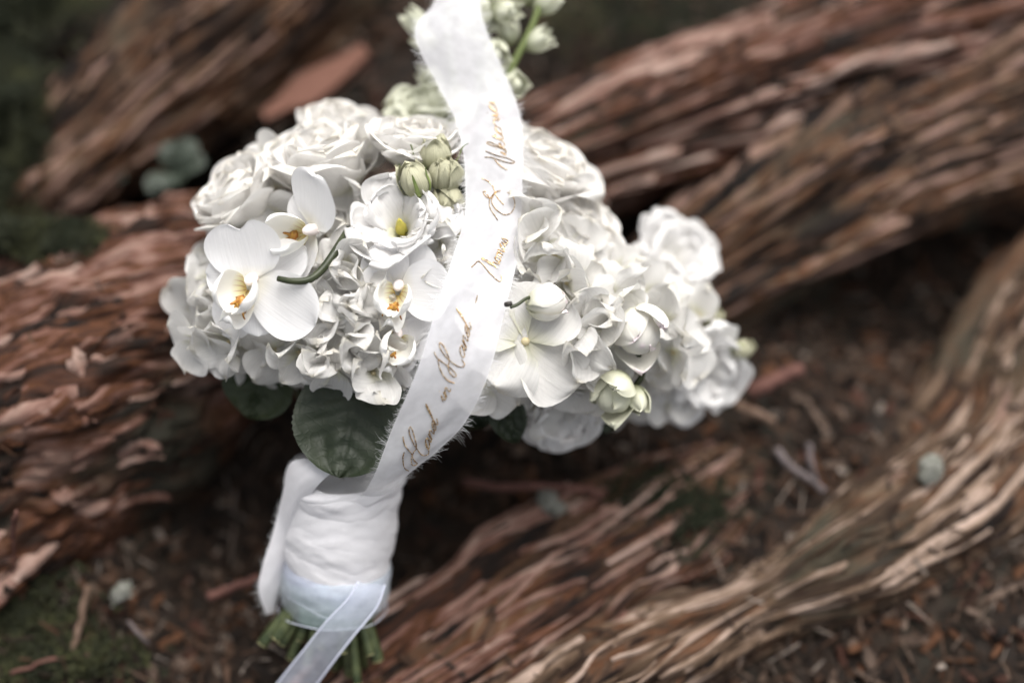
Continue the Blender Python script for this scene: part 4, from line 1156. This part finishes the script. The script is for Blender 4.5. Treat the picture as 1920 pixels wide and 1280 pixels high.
def root_needles(n, seed):
    r = random.Random(seed)
    verts = []; faces = []; tint = []
    for k in range(n):
        _, P, Nn = r.choice(ROOTS)
        i = r.randint(3, P.shape[0] - 4); j = int(P.shape[1] * min(.9, max(.1, r.gauss(.5, .22))))
        c = Vector(P[i, j]); nn = Vector(Nn[i, j])
        d = (Vector((r.uniform(-1, 1), r.uniform(-1, 1), r.uniform(-.3, .3)))); d = (d - nn * d.dot(nn)).normalized()
        s = nn.cross(d) * r.uniform(.0004, .0016); L_ = r.uniform(.004, .014)
        c = c + nn * .002; b = len(verts)
        verts += [c - d * L_ - s, c - d * L_ + s, c + nn * .001 + s, c + nn * .001 - s, c + d * L_ + s * .5, c + d * L_ - s * .5]
        faces += [(b, b + 1, b + 2, b + 3), (b + 3, b + 2, b + 4, b + 5)]
        tint += [min(1, max(0, r.gauss(.35, .22)))] * 2
    me = make_mesh('root_litter', [tuple(v) for v in verts], faces, M_LITTER)
    at = me.attributes.new('tint', 'FLOAT', 'FACE'); at.data.foreach_set('value', tint)
    return me


link('bark_fibres', root_needles(500, 4), kind='stuff', label='loose bark fibres and needles caught on the roots')


def moss(centres, n, seed, label):
    """short shoots of moss on a low cushion"""
    r = random.Random(seed)
    verts = []; faces = []; tint = []
    for k in range(n):
        px, py, z0, sx, sy, hgt = r.choice(centres)
        gx_, gy_ = r.gauss(0, .5), r.gauss(0, .5)
        q = math.exp(-(gx_ ** 2 + gy_ ** 2))
        p = G(px + gx_ * sx, py + gy_ * sy, z0)
        p.z = z0 + hgt * q * (0.7 + .6 * float(vnoise(p.x * 60, p.y * 60, 5)))
        tn = min(1, max(0, .45 + .4 * float(vnoise(p.x * 45, p.y * 45, 9)) + r.gauss(0, .15)))
        for s_ in range(3):
            a = r.uniform(0, 6.3); L_ = r.uniform(.004, .010); w = r.uniform(.0007, .0014)
            d = Vector((math.cos(a) * .7, math.sin(a) * .7, r.uniform(.2, 1))).normalized(); s = d.cross(Vector((0.3, .2, 1))).normalized() * w
            b = len(verts)
            verts += [p - s, p + s, p + d * L_ * .6 + s * .9 + Vector((0, 0, .001)), p + d * L_ * .6 - s * .9 + Vector((0, 0, .001)), p + d * L_ - Vector((0, 0, .0008))]
            faces += [(b, b + 1, b + 2, b + 3), (b + 3, b + 2, b + 4)]
            tint += [tn] * 2
    me = make_mesh('moss', [tuple(v) for v in verts], faces, M_MOSS)
    at = me.attributes.new('tint', 'FLOAT', 'FACE'); at.data.foreach_set('value', tint)
    return link('moss', me, kind='stuff', label=label)


moss([(-20, 120, .03, 110, 190, .03), (40, 230, .03, 70, 100, .03), (0, 330, .02, 80, 80, .02), (60, 10, .03, 110, 50, .02)], 5000, 1, 'dark green moss cushion beside the rust brown root')
moss([(60, 455, .085, 130, 28, .012), (100, 440, .085, 80, 18, .012)], 1300, 2, 'thin moss on the top edge of the broad scaly root')
moss([(40, 1140, .005, 130, 80, .012), (130, 1230, .0, 150, 60, .010), (30, 1250, .0, 90, 60, .01)], 1000, 3, 'green moss on the soil below the broad scaly root')
moss([(1250, 950, .006, 110, 60, .004), (1180, 40, .0, 220, 70, .006)], 900, 4, 'sparse dull moss on the soil and the low root')


def twig(name, pts, r0, r1, mat, label, cat='twig', group=None, seed=0):
    p = spline([tuple(q) for q in pts], 24)
    p = p + .0012 * np.stack([fbm(np.arange(24) * .4, np.full(24, seed + k * 9.1), seed + k, 2) for k in range(3)], 1)
    rr = np.linspace(r0, r1, 24) * (1 + .18 * fbm(np.arange(24) * .6, np.full(24, seed * 1.7), seed, 2))
    v, f = tube(p, rr, 8)
    return link(name, make_mesh(name, v, f, mat), label=label, cat=cat, group=group)


twig('twig', [G(135, 1228, .010), G(150, 1165, .020), G(166, 1098, .028)], .0022, .0026, M_TWIG, 'straight tan twig standing in the moss', seed=1)
twig('twig', [G(870, 905, .012), G(960, 912, .016), G(1090, 916, .014), G(1130, 930, .008)], .0034, .0022, M_TWIGR, 'reddish twig lying level beside the handle', seed=2)
twig('twig', [G(1455, 845, .012), G(1490, 880, .014), G(1545, 920, .012)], .003, .0024, M_TWIGG, 'grey twig leaning in the litter by the pale root', seed=3)
twig('twig', [G(1515, 830, .020), G(1522, 870, .014), G(1530, 900, .008)], .0026, .002, M_TWIGG, 'short grey stub crossing the grey twig', seed=4)
twig('twig', [G(20, 1010, .07), G(30, 960, .09), G(22, 1090, .03)], .0011, .0009, M_TWIGR, 'thin red stalk hanging down the broad scaly root', seed=5)
twig('twig', [G(20, 1262, .012), G(80, 1240, .014), G(170, 1228, .012)], .0014, .001, M_TWIGR, 'thin reddish twig lying on the moss', seed=6)
twig('twig', [G(245, 1165, .010), G(262, 1190, .014), G(280, 1205, .010)], .0014, .001, M_TWIGG, 'short pale grey stalk in the dark litter', seed=7)
twig('twig', [G(390, 1120, .016), G(440, 1100, .020), G(485, 1080, .016)], .0036, .0028, M_TWIGR, 'dull red stick beside the hanging cloth end', seed=8)
twig('twig', [G(1410, 735, .016), G(1455, 712, .022), G(1500, 690, .018)], .0055, .0050, M_TWIGR, 'stubby pinkish stick in the litter near the frilled flowers', seed=9)
twig('twig', [G(1380, 760, .012), G(1420, 775, .016), G(1450, 790, .012)], .004, .003, M_TWIG, 'short tan stick below the stubby pinkish one', seed=10)


def slab(name, px, py, z, L_, W_, T_, ang, tiltd, mat, label, cat, seed, group=None):
    me = strip_mesh(name, seed, mat)
    g = G(px, py, z)
    M = Matrix.Translation(g) @ Matrix.Rotation(ang, 4, 'Z') @ Matrix.Rotation(tiltd, 4, 'Y') @ Matrix.Diagonal((L_, W_, T_, 1))
    return link(name, me, None, M, label=label, cat=cat, group=group)


M_SLAB = simple_mat('bark_slab', (0.17, 0.085, 0.062), .8, .2, col2=(0.11, 0.05, 0.035), nscale=70, bump=.6)
slab('bark_slab', 590, 155, .030, .098, .024, .012, math.radians(33), -.15, M_SLAB, 'long loose slab of orange pink bark above the rose', 'bark', 3)
rc = random.Random(12)
M_CHIPR = simple_mat('red_bark_chip', (0.058, 0.023, 0.015), .8, .2, col2=(0.045, 0.019, 0.013), nscale=120, bump=.5)
M_CHIPO = simple_mat('orange_bark_chip', (0.092, 0.040, 0.018), .8, .2, col2=(0.075, 0.033, 0.017), nscale=120, bump=.5)
M_CHIPT = simple_mat('tan_bark_chip', (0.125, 0.09, 0.07), .8, .2, col2=(0.09, 0.06, 0.045), nscale=120, bump=.5)
CH = {'r': ([strip_mesh('bark_chip', 60 + k, M_CHIPR) for k in range(4)], 'dark red', 'dark red bark chips'),
      'o': ([strip_mesh('bark_chip', 70 + k, M_CHIPO) for k in range(4)], 'orange', 'orange bark chips'),
      't': ([strip_mesh('bark_chip', 80 + k, M_CHIPT) for k in range(4)], 'tan', 'tan bark chips')}
ZONES = [(790, 1300, 800, 1000, 22, 'between the handle and the low reddish brown root'), (1290, 1780, 560, 930, 46, 'between the brown root and the pale tan root'), (1560, 1920, 1060, 1280, 30, 'on the far side of the pale tan root'),
         (180, 520, 1060, 1270, 28, 'below the broad scaly root beside the cut stems'), (480, 760, 0, 200, 16, 'near the long bark slab'), (1000, 1450, 0, 110, 12, 'behind the thick pinkish red root'), (1600, 1920, 430, 640, 14, 'in the shade of the brown root')]
for (xa, xb, ya, yb, cnt, where) in ZONES:
    for k in range(cnt):
        px, py = rc.uniform(xa, xb), rc.uniform(ya, yb)
        key = rc.choice('rrotto')
        ms, lb, gr = CH[key]
        big = rc.random() < .4
        ln = rc.uniform(.019, .030) if big else rc.uniform(.009, .016)
        g = G(px, py, 0); g.z = surface_z(g.x, g.y) + .006
        M = Matrix.Translation(g) @ Matrix.Rotation(rc.uniform(0, 6.3), 4, 'Z') @ Matrix.Rotation(rc.uniform(-.5, .5), 4, 'Y') @ Matrix.Rotation(rc.uniform(-.5, .5), 4, 'X') @ Matrix.Diagonal((ln, rc.uniform(.003, .008), rc.uniform(.002, .005), 1))
        lbl = ('long ' if big else 'short ') + lb + ' bark chip ' + where
        link('bark_chip', rc.choice(ms), None, M, label=lbl, cat='bark chip', group=lbl + 's')


def lichen(px, py, z, s, seed, label):
    n, m = 9, 14
    th = np.linspace(.03, 1.75, n)[:, None]; ph = (np.arange(m) * 2 * PI / m)[None, :]
    k = 1 + .75 * fbm(th * 3 + seed * 3.1, np.cos(ph) * 2 + np.sin(ph) * 2.7, seed, 3)
    P = np.stack([s * k * np.sin(th) * np.cos(ph), s * .75 * k * np.sin(th) * np.sin(ph), s * .45 * k * np.cos(th)], -1)
    me = make_mesh('lichen', P.reshape(-1, 3), [q[::-1] for q in grid_faces(n, m, 0, True)] + [tuple(range(m - 1, -1, -1))][::-1], M_LICHEN)
    link('lichen', me, None, Matrix.Translation(G(px, py, z)) @ Matrix.Rotation(seed, 4, 'Z'), label=label, cat='lichen')


lichen(228, 1112, .012, .0085, 1, 'pale grey lichen tuft in the dark litter below the broad root')
lichen(1030, 938, .014, .0085, 2, 'pale lichen scrap beside the level reddish twig')
lichen(1042, 952, .012, .006, 3, 'smaller lichen scrap touching the one by the reddish twig')
lichen(1745, 880, .042, .010, 4, 'light lichen patch on the pale tan root')
lichen(905, 765, .02, .006, 5, 'tiny white lichen scrap behind the ribbon')

# small weeds in the dark hollow
def weed(px, py, z, s, n, seed, label):
    r = random.Random(seed)
    base = G(px, py, z)
    root = link('weed', None, label=label, cat='plant')
    root.location = base
    for k in range(n):
        a = r.uniform(0, 6.3)
        me = petal_mesh(M_WEED, Lg=s * r.uniform(.7, 1.1), W=s * .36, phi0=25, phi1=95, curl=20, kappa=.3, prof=(.6, 2.2, .7), ruffle=s * .03, seed=seed * 7 + k, nt=10, nu=9)
        link('leaf', me, root, Matrix.Rotation(a, 4, 'Z') @ Matrix.Translation((.002, 0, r.uniform(0, .01))))


weed(330, 335, .02, .030, 6, 1, 'grey green seedling in the dark hollow')
weed(205, 335, .01, .016, 4, 2, 'small pale sprout in the dark hollow beside the moss')
